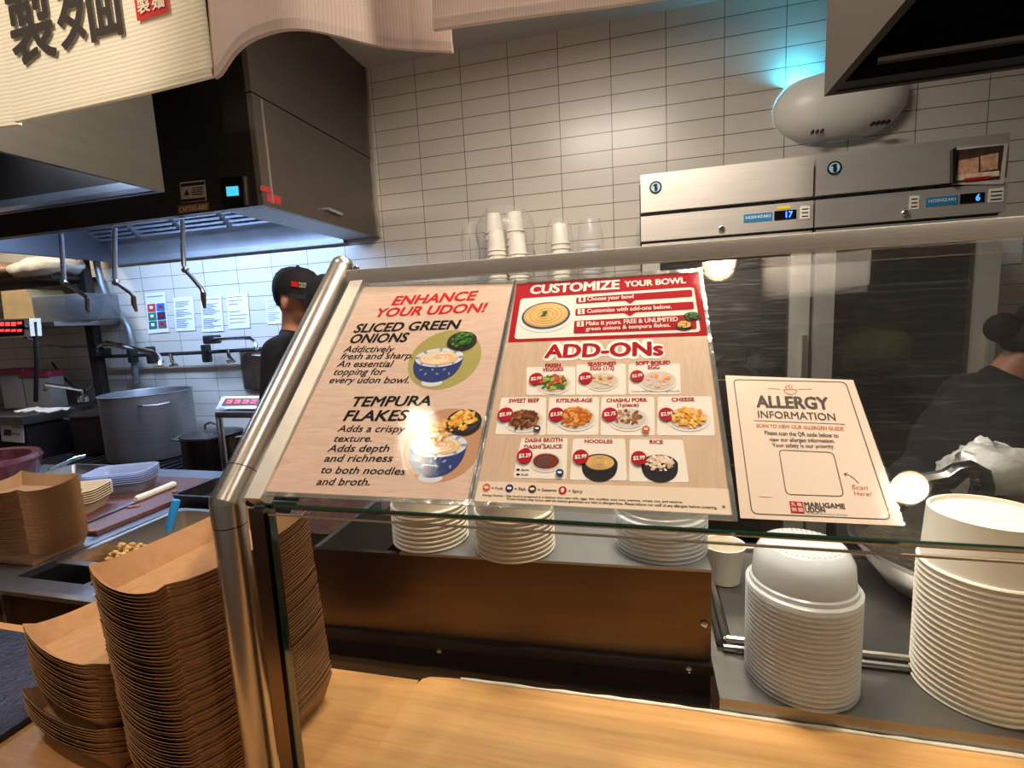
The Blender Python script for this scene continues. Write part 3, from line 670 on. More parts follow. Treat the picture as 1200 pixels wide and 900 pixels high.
# steel side table with scale and tall pot
TY = 2.30; TZ = PY(275, 483, TY).z
tx0 = PY(251, 483, TY).x
t = thing('side_table', 'narrow steel side table beside the range carrying a scale', 'table', (tx0, TY, 0))
m = MB(); m.bbox((tx0, TY, TZ - 0.035), (-1.70, TY + 0.85, TZ), 0.006); m.build('table_top', STEELD, t)
for x in (-2.415, -1.76):
    for y in (TY + 0.05, TY + 0.8):
        m = MB(); m.tube([(x, y, 0), (x, y, TZ - 0.03)], 0.018, 10); m.build('leg', STEEL, t)
c = PZ(284, 458, TZ); hgt = PY(281, 412, c.y).z - TZ
cx = c.x + 0.10
pot('stock_pot', 'tall narrow steel pot on the side table behind the scale', (cx + 0.0, c.y + 0.12, TZ), 0.145, max(0.22, hgt + 0.01), mat('tall_pot_steel', (140, 128, 116), 0.3, 0.95, 0.15, 6, stretch=(8, 8, 1)), None, ang=2.2)
# scale
a = PY(256, 478, TY + 0.06); b = PY(306, 473, TY + 0.06)
t = thing('counter_scale', 'steel counter scale with red lit digits on the side table', 'scale', (a.x, TY + 0.06, TZ))
m = MB(); m.prism([(a.x, TY + 0.04, TZ + 0.012), (b.x, TY + 0.04, TZ + 0.012), (b.x, TY + 0.10, TZ + 0.075), (a.x, TY + 0.10, TZ + 0.075)], (0, 0.05, 0)); m.bbox((a.x + 0.05, TY + 0.13, TZ + 0.012), (b.x, TY + 0.4, TZ + 0.05), 0.005); m.build('body', STEEL, t)
nrm = Vector((0, -0.063, 0.06)).normalized()
def sc(x, s, o=0.001): return Vector((a.x + (b.x - a.x) * x, TY + 0.04 + 0.06 * s, TZ + 0.012 + 0.063 * s)) + nrm * o
m = MB(); m.prism([sc(0.10, 0.25), sc(0.96, 0.25), sc(0.96, 0.85), sc(0.10, 0.85)], nrm * 0.001); pn = m.build('display', mat('scale_red', (74, 16, 22), 0.3), t)
m = MB()
for k in range(4):
    x = 0.18 + k * 0.19
    m.prism([sc(x, 0.42, 0.003), sc(x + 0.11, 0.42, 0.003), sc(x + 0.11, 0.5, 0.003), sc(x, 0.5, 0.003)], nrm * 0.0005)
    m.prism([sc(x, 0.6, 0.003), sc(x + 0.11, 0.6, 0.003), sc(x + 0.11, 0.68, 0.003), sc(x, 0.68, 0.003)], nrm * 0.0005)
    m.prism([sc(x + 0.09, 0.42, 0.003), sc(x + 0.12, 0.42, 0.003), sc(x + 0.12, 0.68, 0.003), sc(x + 0.09, 0.68, 0.003)], nrm * 0.0005)
LEDR = mat('red_led', (255, 70, 70), 0.4, emit=(255, 60, 64), estr=2.2)
m.build('digits', LEDR, pn)
for x in (a.x + 0.03, b.x - 0.03):
    m = MB(); m.tube([(x, TY + 0.10, TZ), (x, TY + 0.10, TZ + 0.014)], 0.012, 10); m.build('foot', BLACK, t)

# sink cabinet at the left edge
t = thing('sink_unit', 'raised dark steel sink unit left of the pots', 'sink', (-4.9, 2.55, 0))
q = PY(25, 489, 2.52); sx, sz = q.x, q.z
m = MB(); m.bbox((-5.9, 2.56, 0.25), (sx - 0.04, 3.0, sz - 0.05), 0.006); m.build('cabinet', STEELK, t)
m = MB()
m.box((-5.9, 2.52, sz - 0.06), (sx, 2.58, sz)); m.box((sx - 0.06, 2.58, sz - 0.06), (sx, 3.06, sz)); m.box((-5.9, 2.98, sz - 0.06), (sx - 0.06, 3.06, sz)); m.box((-5.9, 2.58, sz - 0.05), (sx - 0.06, 2.98, sz - 0.035)); m.build('basin_rim', STEELD, t)
m = MB(); m.box((-5.9, 3.06, sz - 0.06), (sx, 3.08, sz + 0.12)); m.build('backsplash', STEELD, t)
m = MB(); m.prism([PY(u, v, 2.555) for u, v in ((0, 494), (27, 496), (28, 519), (2, 517))], (0, 0.003, 0)); st = m.build('sticker', WHITE, t)
m = MB(); m.prism([PY(u, v, 2.553) for u, v in ((5, 503), (13, 504), (13, 511), (4, 510))], (0, 0.002, 0)); m.build('sticker_print', mat('violet_ink', (66, 54, 96), 0.6), st)
m = MB()
for k in range(2): m.prism([PY(u, v, 2.553) for u, v in ((14, 499 + k * 8), (24, 500 + k * 8), (24, 502 + k * 8), (14, 501 + k * 8))], (0, 0.002, 0))
m.build('sticker_print', mat('pink_ink', (190, 130, 130), 0.6), st)
for x in (-5.8, sx - 0.08):
    m = MB(); m.tube([(x, 2.62, 0), (x, 2.62, 0.26)], 0.02, 8); m.build('leg', STEELD, t)
m = MB(); b0 = PY(98, 466, 2.9); m.tube([b0, b0 + Vector((0, 0, 0.06)), b0 + Vector((-0.06, -0.05, 0.09)), PY(53, 450, 2.75), PY(53, 458, 2.75)], 0.014, 8); m.lathe([(0.04, -0.03), (0.04, 0.01), (0.02, 0.02)], b0, 14); m.build('faucet', CHROME, t)
# cloth on the rim
m = MB(); rnd = random.Random(5); cc = PY(50, 466, 2.74)
g = [[Vector((cc.x - 0.2 + 0.4 * i / 9, cc.y - 0.08 + 0.16 * j / 5, sz + 0.006 + 0.02 * rnd.random())) for j in range(6)] for i in range(10)]
m.rings(g, False, False, False); m.rings([[p - Vector((0, 0, 0.006)) for p in r] for r in g], False, False, False)
tag(m.build('dish_cloth', mat('grey_cloth', (188, 184, 178), 0.9, 0, 0.1, 30), loc=(cc.x, cc.y, sz)), 'crumpled pale dish cloth lying on the sink rim', 'cloth')
# red-lid containers behind the sink
for k, (u0, u1, v0, v1, lab) in enumerate(((2, 26, 434, 462, 'clear food container with red lid at the left edge by the sink'), (27, 56, 437, 461, 'clear food container with red lid nearer the sink faucet'))):
    a = PY(u0, v1, 2.86); b = PY(u1, v0, 2.86)
    zb = sz
    t = thing('food_container', lab, 'container', (a.x, 2.86, zb))
    m = MB(); m.bbox((a.x, 2.86, zb), (b.x, 2.97, b.z - 0.03), 0.012); m.build('tub', frost('tub_plastic', (168, 160, 152), 0.25), t)
    m = MB(); m.bbox((a.x - 0.008, 2.852, b.z - 0.03), (b.x + 0.008, 2.978, b.z + 0.015), 0.008); m.build('lid', mat('red_lid', (128, 36, 50), 0.4), t)
# shelves on the wall left of the post
sA = PY(0, 331, 2.95).z; sB = PY(60, 378, 2.85).z
xR = PY(95, 330, 3.0).x
t = tag(MB().bbox((-6.2, 2.8, sA - 0.03), (xR, YW - 0.004, sA), 0.004).build('wall_shelf', STEELK, loc=(-5, 2.8, sA)), 'upper dark wall shelf holding a plastic bag', 'shelf')
t = tag(MB().bbox((-6.2, 2.7, sB - 0.035), (xR + 0.1, YW - 0.004, sB), 0.004).build('wall_shelf', STEELD, loc=(-5, 2.7, sB)), 'lower steel wall shelf holding bins above the sink', 'shelf')
# plastic bag on the upper shelf
a = PY(13, 330, 2.95); b = PY(95, 312, 2.95)
m = MB(); m.ell(((a.x + b.x) / 2, 2.96, sA + 0.075), ((b.x - a.x) / 2, 0.13, 0.085), 22)
rnd = random.Random(2)
for v in m.bm.verts: v.co.z = max(sA + 0.002, v.co.z + 0.03 * (rnd.random() - 0.5)); v.co.x += 0.03 * (rnd.random() - 0.5)
tag(m.build('plastic_bag', mat('bag_white', (216, 210, 200), 0.25, 0, 0.08, 12, 0.5, 30), loc=((a.x + b.x) / 2, 2.96, sA), angle=0), 'stuffed white plastic bag on the upper wall shelf', 'bag')
blob('food_bag', 'brown bag at the left edge of the upper wall shelf', 'bag', (PY(2, 328, 2.95).x, 2.96, sA + 0.08), (0.2, 0.12, 0.08), mat('brown_bag', (120, 92, 66), 0.5, 0, 0.3, 12), None, 9)
a = PY(5, 376, 2.8); b = PY(42, 338, 2.8)
m = MB(); m.prism([(a.x, 2.8, sB + 0.001), (b.x - 0.02, 2.8, sB + 0.001), (b.x - 0.10, 2.8, b.z), (a.x + 0.02, 2.8, b.z)], (0, 0.25, 0)); tag(m.build('cardboard_box', mat('parchment', (196, 164, 112), 0.7, 0, 0.12, 10), loc=(a.x, 2.8, sB)), 'tan cardboard box on the lower wall shelf', 'box')
a = PY(40, 376, 2.75); b = PY(98, 343, 2.75)
t = thing('food_bin', 'clear bin with dark blue contents on the lower wall shelf', 'bin', (a.x, 2.75, sB))
m = MB(); m.bbox((a.x, 2.75, sB + 0.001), (b.x, 3.0, b.z), 0.02); m.build('bin', frost('bin_plastic', (120, 122, 124), 0.5), t)
m = MB(); m.ell(((a.x + b.x) / 2 + 0.08, 2.87, sB + 0.11), (0.16, 0.09, 0.10), 16); m.build('contents', mat('dark_contents', (36, 38, 58), 0.5, 0, 0.4, 18), t)
# LED controller
YL = 2.2
q4 = [(-20, 375), (34, 373), (36, 394), (-20, 398)]
t = thing('timer_panel', 'white timer panel with two rows of red lit numbers at left edge', 'timer', tuple(PY(10, 398, YL)))
m = MB(); m.prism([PY(u, v, YL) for u, v in q4], (0, 0.06, 0)); m.build('housing', PLASTIC_W, t)
m = MB(); m.prism([PY(u, v, YL - 0.003) for u, v in ((-20, 376.5), (27.5, 375), (28, 393), (-20, 396))], (0, 0.002, 0)); dp = m.build('display', BLACKG, t)
m = MB()
for k, u in enumerate((-1, 6, 13, 20)):
    m.prism([PY(x, y, YL - 0.006) for x, y in ((u, 377.5 - k * 0.12), (u + 5, 377.4 - k * 0.12), (u + 5, 382 - (k == 3) * 2), (u, 382 - (k == 3) * 2))], (0, 0.002, 0))
    m.prism([PY(x, y, YL - 0.006) for x, y in ((u, 386), (u + 5, 385.7), (u + 5, 388.5), (u, 388.8))], (0, 0.002, 0))
m.build('digits', LEDR, dp)
m = MB(); m.lathe([(0.014, 0), (0.012, 0.015), (0.001, 0.016)], PY(32, 383.5, YL), 14, m=Matrix.Rotation(math.pi / 2, 3, 'X')); m.build('knob', BLACK, t)
e = PY(40, 378, YL + 0.05)
m = MB(); m.tube([PY(40, 377, YL + 0.03), PY(42, 400, YL + 0.03), PY(43, 424, YL + 0.03), PY(42, 470, YL + 0.05)], 0.012, 8); m.tube([PY(34, 384, YL + 0.03), PY(40, 384, YL + 0.03)], 0.012, 8); m.build('stand_pole', BLACK, t)
m = MB(); m.tube([PY(28, 395, YL + 0.05), PY(45, 402, 2.3), PY(75, 407, 2.7), PY(108, 406, 3.0)], 0.006, 6); tag(m.build('power_cable', BLACK), 'black cable running from the timer panel along the tiles', 'cable')
m = MB(); m.tube([PY(61, 425, 3.0), PY(72, 440, 3.0), PY(86, 453, 2.98), PY(102, 458, 2.98), PY(112, 448, 3.05), PY(119, 425, 3.1)], 0.008, 8); tag(m.build('rinse_hose', BLACK), 'black hose looping down behind the sink faucet', 'hose')
# dark post and conduit
a = PY(95, 311, 3.05); b = PY(104.5, 311, 3.05)
m = MB(); m.bbox((a.x, 3.0, 0.0), (b.x, 3.06, CEIL - 0.3), 0.004); tag(m.build('support_post', mat('brown_black', (34, 28, 25), 0.5, 0.3), loc=(a.x, 3.0, 0)), 'dark square post on the tiles left of the grey conduit', 'post')
m = MB(); m.tube([PY(112, 300, 3.12), PY(114, 312, 3.12), PY(119, 333, 3.12), PY(124, 347, 3.12), PY(133, 359, 3.12), PY(145, 374, 3.12), PY(151, 385, 3.12), PY(154.5, 400, 3.12), PY(156, 412, 3.12), PY(160, 450, 3.12)], 0.024, 10); tag(m.build('conduit_pipe', mat('grey_conduit', (128, 134, 136), 0.4, 0.4)), 'bent grey conduit pipe on the tiles behind the hanging taps', 'pipe')
# gas line and pot fillers
YP = 3.08
t = thing('gas_line', 'dark gas pipe with valves running along the tiles', 'pipe', tuple(PY(200, 415, YP)))
m = MB(); m.tube([PY(113, 425, YP), PY(114, 418, YP), PY(150, 417, YP), PY(240, 413, YP), PY(320, 408, YP)], 0.014, 8); m.build('pipe_run', IRON, t)
for u, v in ((177, 415), (242, 413), (155, 414)):
    c = PY(u, v, YP); m = MB(); m.bbox(c - Vector((0.022, 0.03, 0.075)), c + Vector((0.022, 0.03, 0.06)), 0.01); m.build('valve', BLACK, t)
for u, v in ((200, 416), (267, 411)):
    m = MB(); m.tube([PY(u, v - 1, YP), PY(u + 2, v + 8, YP - 0.06), PY(u + 7, v + 12, YP - 0.1), PY(u - 1, v + 13, YP - 0.12)], 0.013, 8); m.build('branch', CHROME, t)
def filler(label, pts, y, r, kn):
    t = thing('pot_filler', label, 'faucet', tuple(PY(*pts[0], y)))
    m = MB(); m.tube([PY(u, v, y - 0.02 * i) for i, (u, v) in enumerate(pts)], r, 10); m.build('spout', CHROME, t)
    c = PY(*kn, y); m = MB(); m.bbox(c - Vector((0.03, 0.04, 0.032)), c + Vector((0.03, 0.08, 0.032)), 0.014); m.build('valve_body', BLACK, t)
filler('long chrome pot filler arm above the aluminium pot', [(116, 411), (118, 404), (126, 402), (150, 407), (175, 412), (184, 416), (188, 423), (188, 429)], 3.0, 0.02, (116, 413))
filler('short chrome pot filler arm above the tall steel pot', [(247, 398), (262, 397), (280, 396), (294, 396), (299, 400), (301, 409)], 3.0, 0.014, (246, 398))
# three taps hanging from the hood lip
for k, (pts, lab) in enumerate(((((70, 266), (73, 300), (75, 331), (100, 347), (102.5, 350), (103, 362), (105, 367)), 'hanging steel tap at left, in front of the white bag'),
        (((133, 258), (134, 300), (134.5, 326), (136, 331), (154, 344), (156.5, 348), (157, 356), (160, 365)), 'hanging steel tap in the middle, in front of the grey conduit'),
        (((212.5, 250), (214, 285), (215.5, 312), (217, 316), (236, 338), (238, 343), (238.5, 350), (240, 361)), 'hanging steel tap at right, in front of the wall notices'))):
    y = HF + 0.07
    t = thing('hanging_tap', lab, 'tap', tuple(PY(*pts[0], y)), 'taps hanging from the hood lip')
    n = 4 if k else 3
    P = [PY(u, v, y) for u, v in pts]
    P[0] = Vector((P[0].x, y, HZ - 0.001))
    m = MB(); m.tube(P[:n], 0.012, 10); m.build('drop_pipe', mat('zinc_pipe', (150, 158, 170), 0.3, 0.9), t)
    m = MB(); m.tube(P[n - 1:-2], 0.011, 10); m.build('arm', STEELD if k else CHROME, t)
    m = MB(); m.tube(P[-3:], [0.012, 0.013, 0.007], 10); m.build('nozzle', mat('brass_dull', (92, 80, 60), 0.4, 0.8), t)
    m = MB(); m.ell(P[n - 1], (0.019, 0.019, 0.019), 12); m.build('elbow', STEELD, t)
# notices on the tiles
def notice(q, label, rows, seed, mt=WHITE):
    yy = YW - 0.008; P = [PY(u, v, yy) for u, v in q]
    t = thing('wall_notice', label, 'paper', tuple(P[0]), 'notices taped to the kitchen tiles')
    m = MB(); m.prism(P, (0, 0.003, 0)); m.build('sheet', mt, t)
    rnd = random.Random(seed); m = MB()
    tl, tr, br, bl = P
    def at(x, y): return (tl + (tr - tl) * x) * (1 - y) + (bl + (br - bl) * x) * y + Vector((0, -0.002, 0))
    for k in range(rows):
        y = 0.08 + 0.84 * k / rows
        if rnd.random() < 0.18: continue
        x1 = 0.5 + 0.42 * rnd.random()
        m.prism([at(0.08, y), at(x1, y), at(x1, y + 0.02), at(0.08, y + 0.02)], (0, 0.001, 0))
    m.build('printed_lines', mat('grey_print', (120, 120, 128), 0.7), t)
    return t, at
notice([(203, 349), (226, 347), (229, 387), (206, 388.5)], 'white notice left of the tap nozzle, right of the colour chart', 18, 1)
notice([(235, 348), (259, 346), (262, 388), (237, 389)], 'white notice directly behind the right hanging tap', 20, 2)
notice([(265, 345), (290, 343), (293, 384), (268, 385.5)], 'white notice with few lines, right of the right hanging tap', 8, 3)
notice([(311, 350), (329, 348), (331, 379), (313, 380)], 'white notice partly hidden behind the cook in the lettered cap', 14, 4)
t, at = notice([(170, 344), (193, 342), (198, 389), (174, 391)], 'white safety chart with six coloured squares', 3, 8)
for k, (cx_, cy_, colr) in enumerate(((0, 0, (196, 66, 50)), (1, 0, (40, 110, 180)), (0, 1, (44, 120, 92)), (1, 1, (38, 48, 92)), (0, 2, (24, 110, 108)), (1, 2, (94, 92, 102)))):
    x, y = 0.07 + 0.46 * cx_, 0.27 + 0.215 * cy_
    m = MB(); m.prism([at(x, y), at(x + 0.40, y), at(x + 0.40, y + 0.195), at(x, y + 0.195)], (0, -0.0008, 0)); s_ = m.build('colour_square', mat('chart_%d' % k, colr, 0.5), t)
    m = MB(); m.prism([at(x + 0.12, y + 0.05), at(x + 0.28, y + 0.05), at(x + 0.28, y + 0.12), at(x + 0.12, y + 0.12)], (0, -0.0018, 0)); m.build('pictogram', WHITE if k % 2 == 0 else RED, s_)

# wall shelf with bagged cups behind the guard
SHZ = PY(620, 336, 2.98).z
m = MB(); m.bbox((-1.15, 2.82, SHZ - 0.03), (-0.12, YW - 0.004, SHZ), 0.004); tag(m.build('wall_shelf', STEELD, loc=(-0.6, 2.82, SHZ)), 'steel wall shelf with bagged paper cups left of the refrigerators', 'shelf')
cupm = MB(); cupm.lathe([(0.001, 0.0), (0.043, 0.0), (0.045, 0.003), (0.055, 0.108), (0.059, 0.110), (0.0597, 0.115), (0.057, 0.1155), (0.0535, 0.108), (0.0435, 0.006), (0.001, 0.006)], (0, 0, 0), 20)
cup0 = None; ncup = 0
def lab_o(i, n): return ORD[i] if i < len(ORD) else str(i + 1) + 'th'
ORD = ['topmost', 'second', 'third', 'fourth', 'fifth', 'sixth', 'seventh', 'eighth', 'ninth', 'tenth', 'eleventh', 'twelfth']
def ordinal(k):
    if k < len(ORD): return ORD[k]
    n = k + 1; s = 'th' if 10 <= n % 100 <= 20 else {1: 'st', 2: 'nd', 3: 'rd'}.get(n % 10, 'th')
    return '%d%s' % (n, s)
for ci, (u, vt, y, n, where) in enumerate(((578, 251, 3.03, 9, 'back left bagged cup column'), (603, 249, 3.03, 9, 'back right bagged cup column'), (581, 271, 2.90, 8, 'front left bagged cup column'), (606, 275, 2.90, 8, 'front right bagged cup column'), (656, 263, 2.98, 9, 'lone cup column on the wall shelf'))):
    x = PY(u, vt, y).x; zt = PY(u, vt, y).z
    n = 9
    step = (zt - SHZ - 0.117) / (n - 1)
    for k in range(n):
        z = zt - step * k
        lab = 'upturned paper cup, %s of the %s' % (ordinal(k), where)
        if cup0 is None:
            cup0 = tag(cupm.build('paper_cup', PAPERW), lab, 'cup', 'upside down paper cups on the wall shelf'); o = cup0
        else: o = clone(cup0, label=lab)
        o.location = (x, y, z); o.rotation_euler = (math.pi, 0, 0)
def film(name, label, cx, cy, z, rx, ry, h, seed, group):
    rnd = random.Random(seed); m = MB(); rings = []
    for j in range(9):
        f = j / 8; zz = z + 0.002 + h * f
        s = (0.94 + 0.12 * rnd.random()) * (1 if f < 0.8 else 1 - (f - 0.8) * 1.6)
        rings.append([Vector((cx + rx * s * math.cos(a) * (1 + 0.10 * (rnd.random() - 0.5)), cy + ry * s * math.sin(a) * (1 + 0.10 * (rnd.random() - 0.5)), zz + 0.012 * rnd.random())) for a in [k * math.tau / 20 for k in range(20)]])
        if j == 0:
            for p in rings[0]: p.z = z + 0.002
    m.rings(rings, True, False, False); return tag(m.build(name, CLEARBAG, loc=(cx, cy, z), angle=0), label, 'bag', group)
xa = PY(592, 270, 2.96).x
film('clear_bag', 'big clear plastic bag around four cup columns on the wall shelf', xa, 2.97, SHZ, 0.165, 0.145, PY(592, 246, 2.96).z - SHZ, 4, 'clear bags on the wall shelf')
xa = PY(655, 270, 2.98).x
film('clear_bag', 'narrow clear plastic sleeve around the lone cup column', xa, 2.98, SHZ, 0.075, 0.075, PY(655, 258, 2.98).z - SHZ, 5, 'clear bags on the wall shelf')
xa = PY(552, 290, 2.98).x
film('clear_bag', 'slumped empty clear bag at the left end of the wall shelf', xa, 2.98, SHZ, 0.055, 0.07, PY(556, 262, 2.98).z - SHZ, 6, 'clear bags on the wall shelf')
xa = PY(692, 285, 2.98).x
film('clear_bag', 'crumpled clear bag of cup lids at the right end of the wall shelf', xa, 2.98, SHZ, 0.075, 0.08, PY(692, 258, 2.98).z - SHZ, 7, 'clear bags on the wall shelf')
lidm = MB(); lidm.lathe([(0.052, 0), (0.054, 0.006), (0.049, 0.010), (0.046, 0.018), (0.001, 0.019)], (0, 0, 0), 20)  # flat plastic cup lids, stacked inside the crumpled bag
l0 = None
for k in range(8):
    lab = 'frosted cup lid, %s in the crumpled bag on the wall shelf' % ordinal(k)
    if l0 is None: l0 = tag(lidm.build('cup_lid', LID), lab, 'cup', 'cup lids in the crumpled bag'); o = l0
    else: o = clone(l0, label=lab)
    o.location = (xa + 0.006 * (k % 2), 2.98, SHZ + 0.20 - 0.025 * k); o.rotation_euler = (0.05 * (k % 3), 0.04, 0)

# ================================================================== PEOPLE
def remesh(name, mb, mt, parent, vox=0.009, smooth=6, dec=None):
    o = mb.build(name, mt, None, angle=0)
    md = o.modifiers.new('r', 'REMESH'); md.mode = 'VOXEL'; md.voxel_size = vox
    ms = o.modifiers.new('s', 'SMOOTH'); ms.iterations = smooth; ms.factor = 0.5
    dg = bpy.context.evaluated_depsgraph_get(); dg.update()
    me = bpy.data.meshes.new_from_object(o.evaluated_get(dg)); me.name = name
    o.modifiers.clear(); old = o.data; o.data = me; bpy.data.meshes.remove(old)
    me.materials.clear(); me.materials.append(mt)
    for p in me.polygons: p.use_smooth = True
    L = Vector(parent['_o']); me.transform(Matrix.Translation(-L)); o.parent = parent; o['_o'] = list(L)
    return o
def person(label, base, height, yaw, skin, cap=True, hood=None, lean=0.0, arms=None, bun=False, logo=False, headyaw=0.0, headpitch=0.0, apron=True):
    """standing cook; local frame faces -Y before yaw"""
    s = height / 1.75
    t = thing('person', label, 'person', base)
    Rz = Matrix.Rotation(yaw, 3, 'Z'); Rl = Matrix.Rotation(lean, 3, 'X'); hip = Vector((0, 0, 0.95))
    def W(p):
        p = Vector(p)
        if p.z > 0.95: p = hip + Rl @ (p - hip)
        return Vector(base) + Rz @ (p * s)
    def wl(p): return Vector(base) + Rz @ (Vector(p) * s)
    sh = 0.185
    hc = Vector((0, -0.02, 1.635))
    Rh = Matrix.Rotation(headyaw, 3, 'Z') @ Matrix.Rotation(headpitch, 3, 'X')
    def H(p): return W(hc + Rh @ Vector(p))
    Rm = Rz @ Rl @ Rh
    arms = arms or {}
    J = {}
    for sd in (-1, 1):
        S = W((sd * sh, 0.0, 1.42))
        E_ = arms.get((sd, 'e')); Hd = arms.get((sd, 'h'))
        E_ = wl(E_) if E_ else W((sd * 0.235, 0.03, 1.13)); Hd = wl(Hd) if Hd else wl((sd * 0.22, -0.20, 1.00))
        J[sd] = (S, E_, Hd)
    b = MB()
    # head, face, neck
    b.ell(H((0, 0, 0.02)), (0.076 * s, 0.096 * s, 0.105 * s), 20, Rm); b.ell(H((0, -0.03, -0.045)), (0.060 * s, 0.062 * s, 0.070 * s), 18, Rm)
    b.ell(H((0, -0.092, -0.012)), (0.014 * s, 0.020 * s, 0.022 * s), 10, Rm); b.ell(H((0, -0.085, 0.004)), (0.009 * s, 0.012 * s, 0.028 * s), 10, Rm)
    b.ell(H((0, -0.080, 0.035)), (0.05 * s, 0.014 * s, 0.010 * s), 10, Rm); b.ell(H((0, -0.082, -0.052)), (0.026 * s, 0.012 * s, 0.007 * s), 10, Rm); b.ell(H((0, -0.080, -0.064)), (0.022 * s, 0.012 * s, 0.008 * s), 10, Rm)
    b.ell(H((0, -0.072, -0.098)), (0.026 * s, 0.020 * s, 0.016 * s), 10, Rm)
    for sd in (-1, 1):
        b.ell(H((sd * 0.078, 0.008, -0.01)), (0.012 * s, 0.020 * s, 0.033 * s), 12, Rm)
    b.cap(W((0, 0.015, 1.42)), H((0, 0.012, -0.06)), 0.062 * s, 0.056 * s)
    # trunk and legs
    b.ell(W((0, 0, 1.30)), (0.165 * s, 0.105 * s, 0.19 * s), 20, Rz @ Rl); b.ell(W((0, 0, 1.08)), (0.145 * s, 0.10 * s, 0.17 * s), 20, Rz @ Rl); b.ell(wl((0, 0, 0.93)), (0.16 * s, 0.11 * s, 0.12 * s), 20, Rz)
    for sd in (-1, 1):
        b.cap(wl((sd * 0.085, 0, 0.90)), wl((sd * 0.09, -0.01, 0.50)), 0.082 * s, 0.055 * s); b.cap(wl((sd * 0.09, -0.01, 0.50)), wl((sd * 0.09, 0.02, 0.09)), 0.054 * s, 0.036 * s); b.cap(wl((sd * 0.09, 0.03, 0.045)), wl((sd * 0.095, -0.13, 0.035)), 0.038 * s, 0.032 * s)
        S, E_, Hd = J[sd]
        b.cap(S, E_, 0.050 * s, 0.038 * s); b.cap(E_, Hd, 0.038 * s, 0.026 * s)
        d = (Hd - E_).normalized(); side = d.cross(Vector((0, 0, 1))).normalized(); up = side.cross(d)
        b.cap(Hd, Hd + d * 0.07 * s, 0.026 * s, 0.034 * s)
        pal = Hd + d * 0.085 * s
        for k in range(4):
            o_ = side * (0.027 - 0.018 * k) * s; L = (0.062, 0.072, 0.068, 0.054)[k] * s
            k1 = pal + o_ + d * L * 0.55 - up * 0.006; k2 = k1 + (d * 0.6 - up * 0.8) * L * 0.5
            b.cap(pal + o_ - d * 0.01, k1, 0.0095 * s, 0.009 * s, 8); b.cap(k1, k2, 0.009 * s, 0.0075 * s, 8)
        th = Hd + d * 0.03 * s + side * 0.03 * s * sd; b.cap(th, th + (d * 0.7 + side * 0.6 * sd - up * 0.4) * 0.05 * s, 0.011 * s, 0.009 * s, 8)
    remesh('body', b, skin, t, 0.0085)
    # eyes
    for sd in (-1, 1):
        m = MB(); m.ell(H((sd * 0.031, -0.082, 0.012)), (0.012 * s, 0.009 * s, 0.008 * s), 12, Rm); e = m.build('eye', mat('eye_white', (220, 214, 206), 0.3), t)
        m = MB(); m.ell(H((sd * 0.031, -0.090, 0.012)), (0.006 * s, 0.003 * s, 0.006 * s), 10, Rm); m.build('iris', mat('iris', (40, 28, 20), 0.2), e)
        m = MB(); m.tube([H((sd * 0.014, -0.094, 0.036)), H((sd * 0.032, -0.094, 0.043)), H((sd * 0.052, -0.078, 0.036))], 0.004 * s, 6); m.build('eyebrow', HAIR, t)
    # shirt
    b = MB()
    b.ell(W((0, 0, 1.30)), (0.185 * s, 0.122 * s, 0.195 * s), 20, Rz @ Rl); b.ell(W((0, 0, 1.08)), (0.165 * s, 0.118 * s, 0.20 * s), 20, Rz @ Rl); b.cap(wl((0, 0, 0.93)), W((0, 0, 1.0)), 0.165 * s, 0.160 * s)
    b.cap(W((0, 0.015, 1.43)), W((0, 0.014, 1.475)), 0.085 * s, 0.068 * s)
    for sd in (-1, 1):
        S, E_, Hd = J[sd]; b.cap(W((sd * 0.07, 0.01, 1.43)), S, 0.075 * s, 0.068 * s); b.cap(S, S + (E_ - S) * 0.86, 0.068 * s, 0.058 * s)
    sh_o = remesh('shirt', b, CLOTHB, t, 0.010, 5)
    b = MB()
    b.cap(wl((0, 0, 0.98)), wl((0, 0, 0.88)), 0.168 * s, 0.16 * s)
    for sd in (-1, 1):
        b.cap(wl((sd * 0.085, 0, 0.90)), wl((sd * 0.09, -0.01, 0.50)), 0.098 * s, 0.072 * s); b.cap(wl((sd * 0.09, -0.01, 0.50)), wl((sd * 0.09, 0.02, 0.10)), 0.072 * s, 0.062 * s)
    remesh('trousers', b, mat('dark_trousers', (34, 34, 38), 0.85, 0, 0.15, 30), t, 0.012, 5)
    for sd in (-1, 1):
        b = MB(); b.cap(wl((sd * 0.09, 0.04, 0.05)), wl((sd * 0.097, -0.15, 0.042)), 0.05 * s, 0.043 * s); b.bbox(wl((sd * 0.09, -0.06, 0.012)) - Vector((0.05, 0.12, 0.012)), wl((sd * 0.09, -0.06, 0.012)) + Vector((0.05, 0.12, 0.012)), 0.01); b.build('shoe', BLACK, t, angle=60)
    # hair
    b = MB(); b.ell(H((0, 0.014, 0.034)), (0.083 * s, 0.098 * s, 0.100 * s), 20, Rm)
    for v in list(b.bm.verts):
        lp = Rm.inverted() @ (v.co - H((0, 0, 0))) / s
        if lp.y < -0.05 and lp.z < 0.075: b.bm.verts.remove(v)
        elif lp.z < -0.035: b.bm.verts.remove(v)
        elif abs(lp.x) > 0.06 and lp.z < 0.02 and lp.y < 0.03: b.bm.verts.remove(v)
    hr = b.build('hair', HAIR, t, angle=0)
    if bun:
        b = MB(); b.ell(H((0, 0.115, -0.035)), (0.042 * s, 0.042 * s, 0.042 * s), 16, Rm); b.ell(H((0, 0.06, -0.03)), (0.066 * s, 0.05 * s, 0.05 * s), 16, Rm); b.build('hair_bun', HAIR, hr, angle=0)
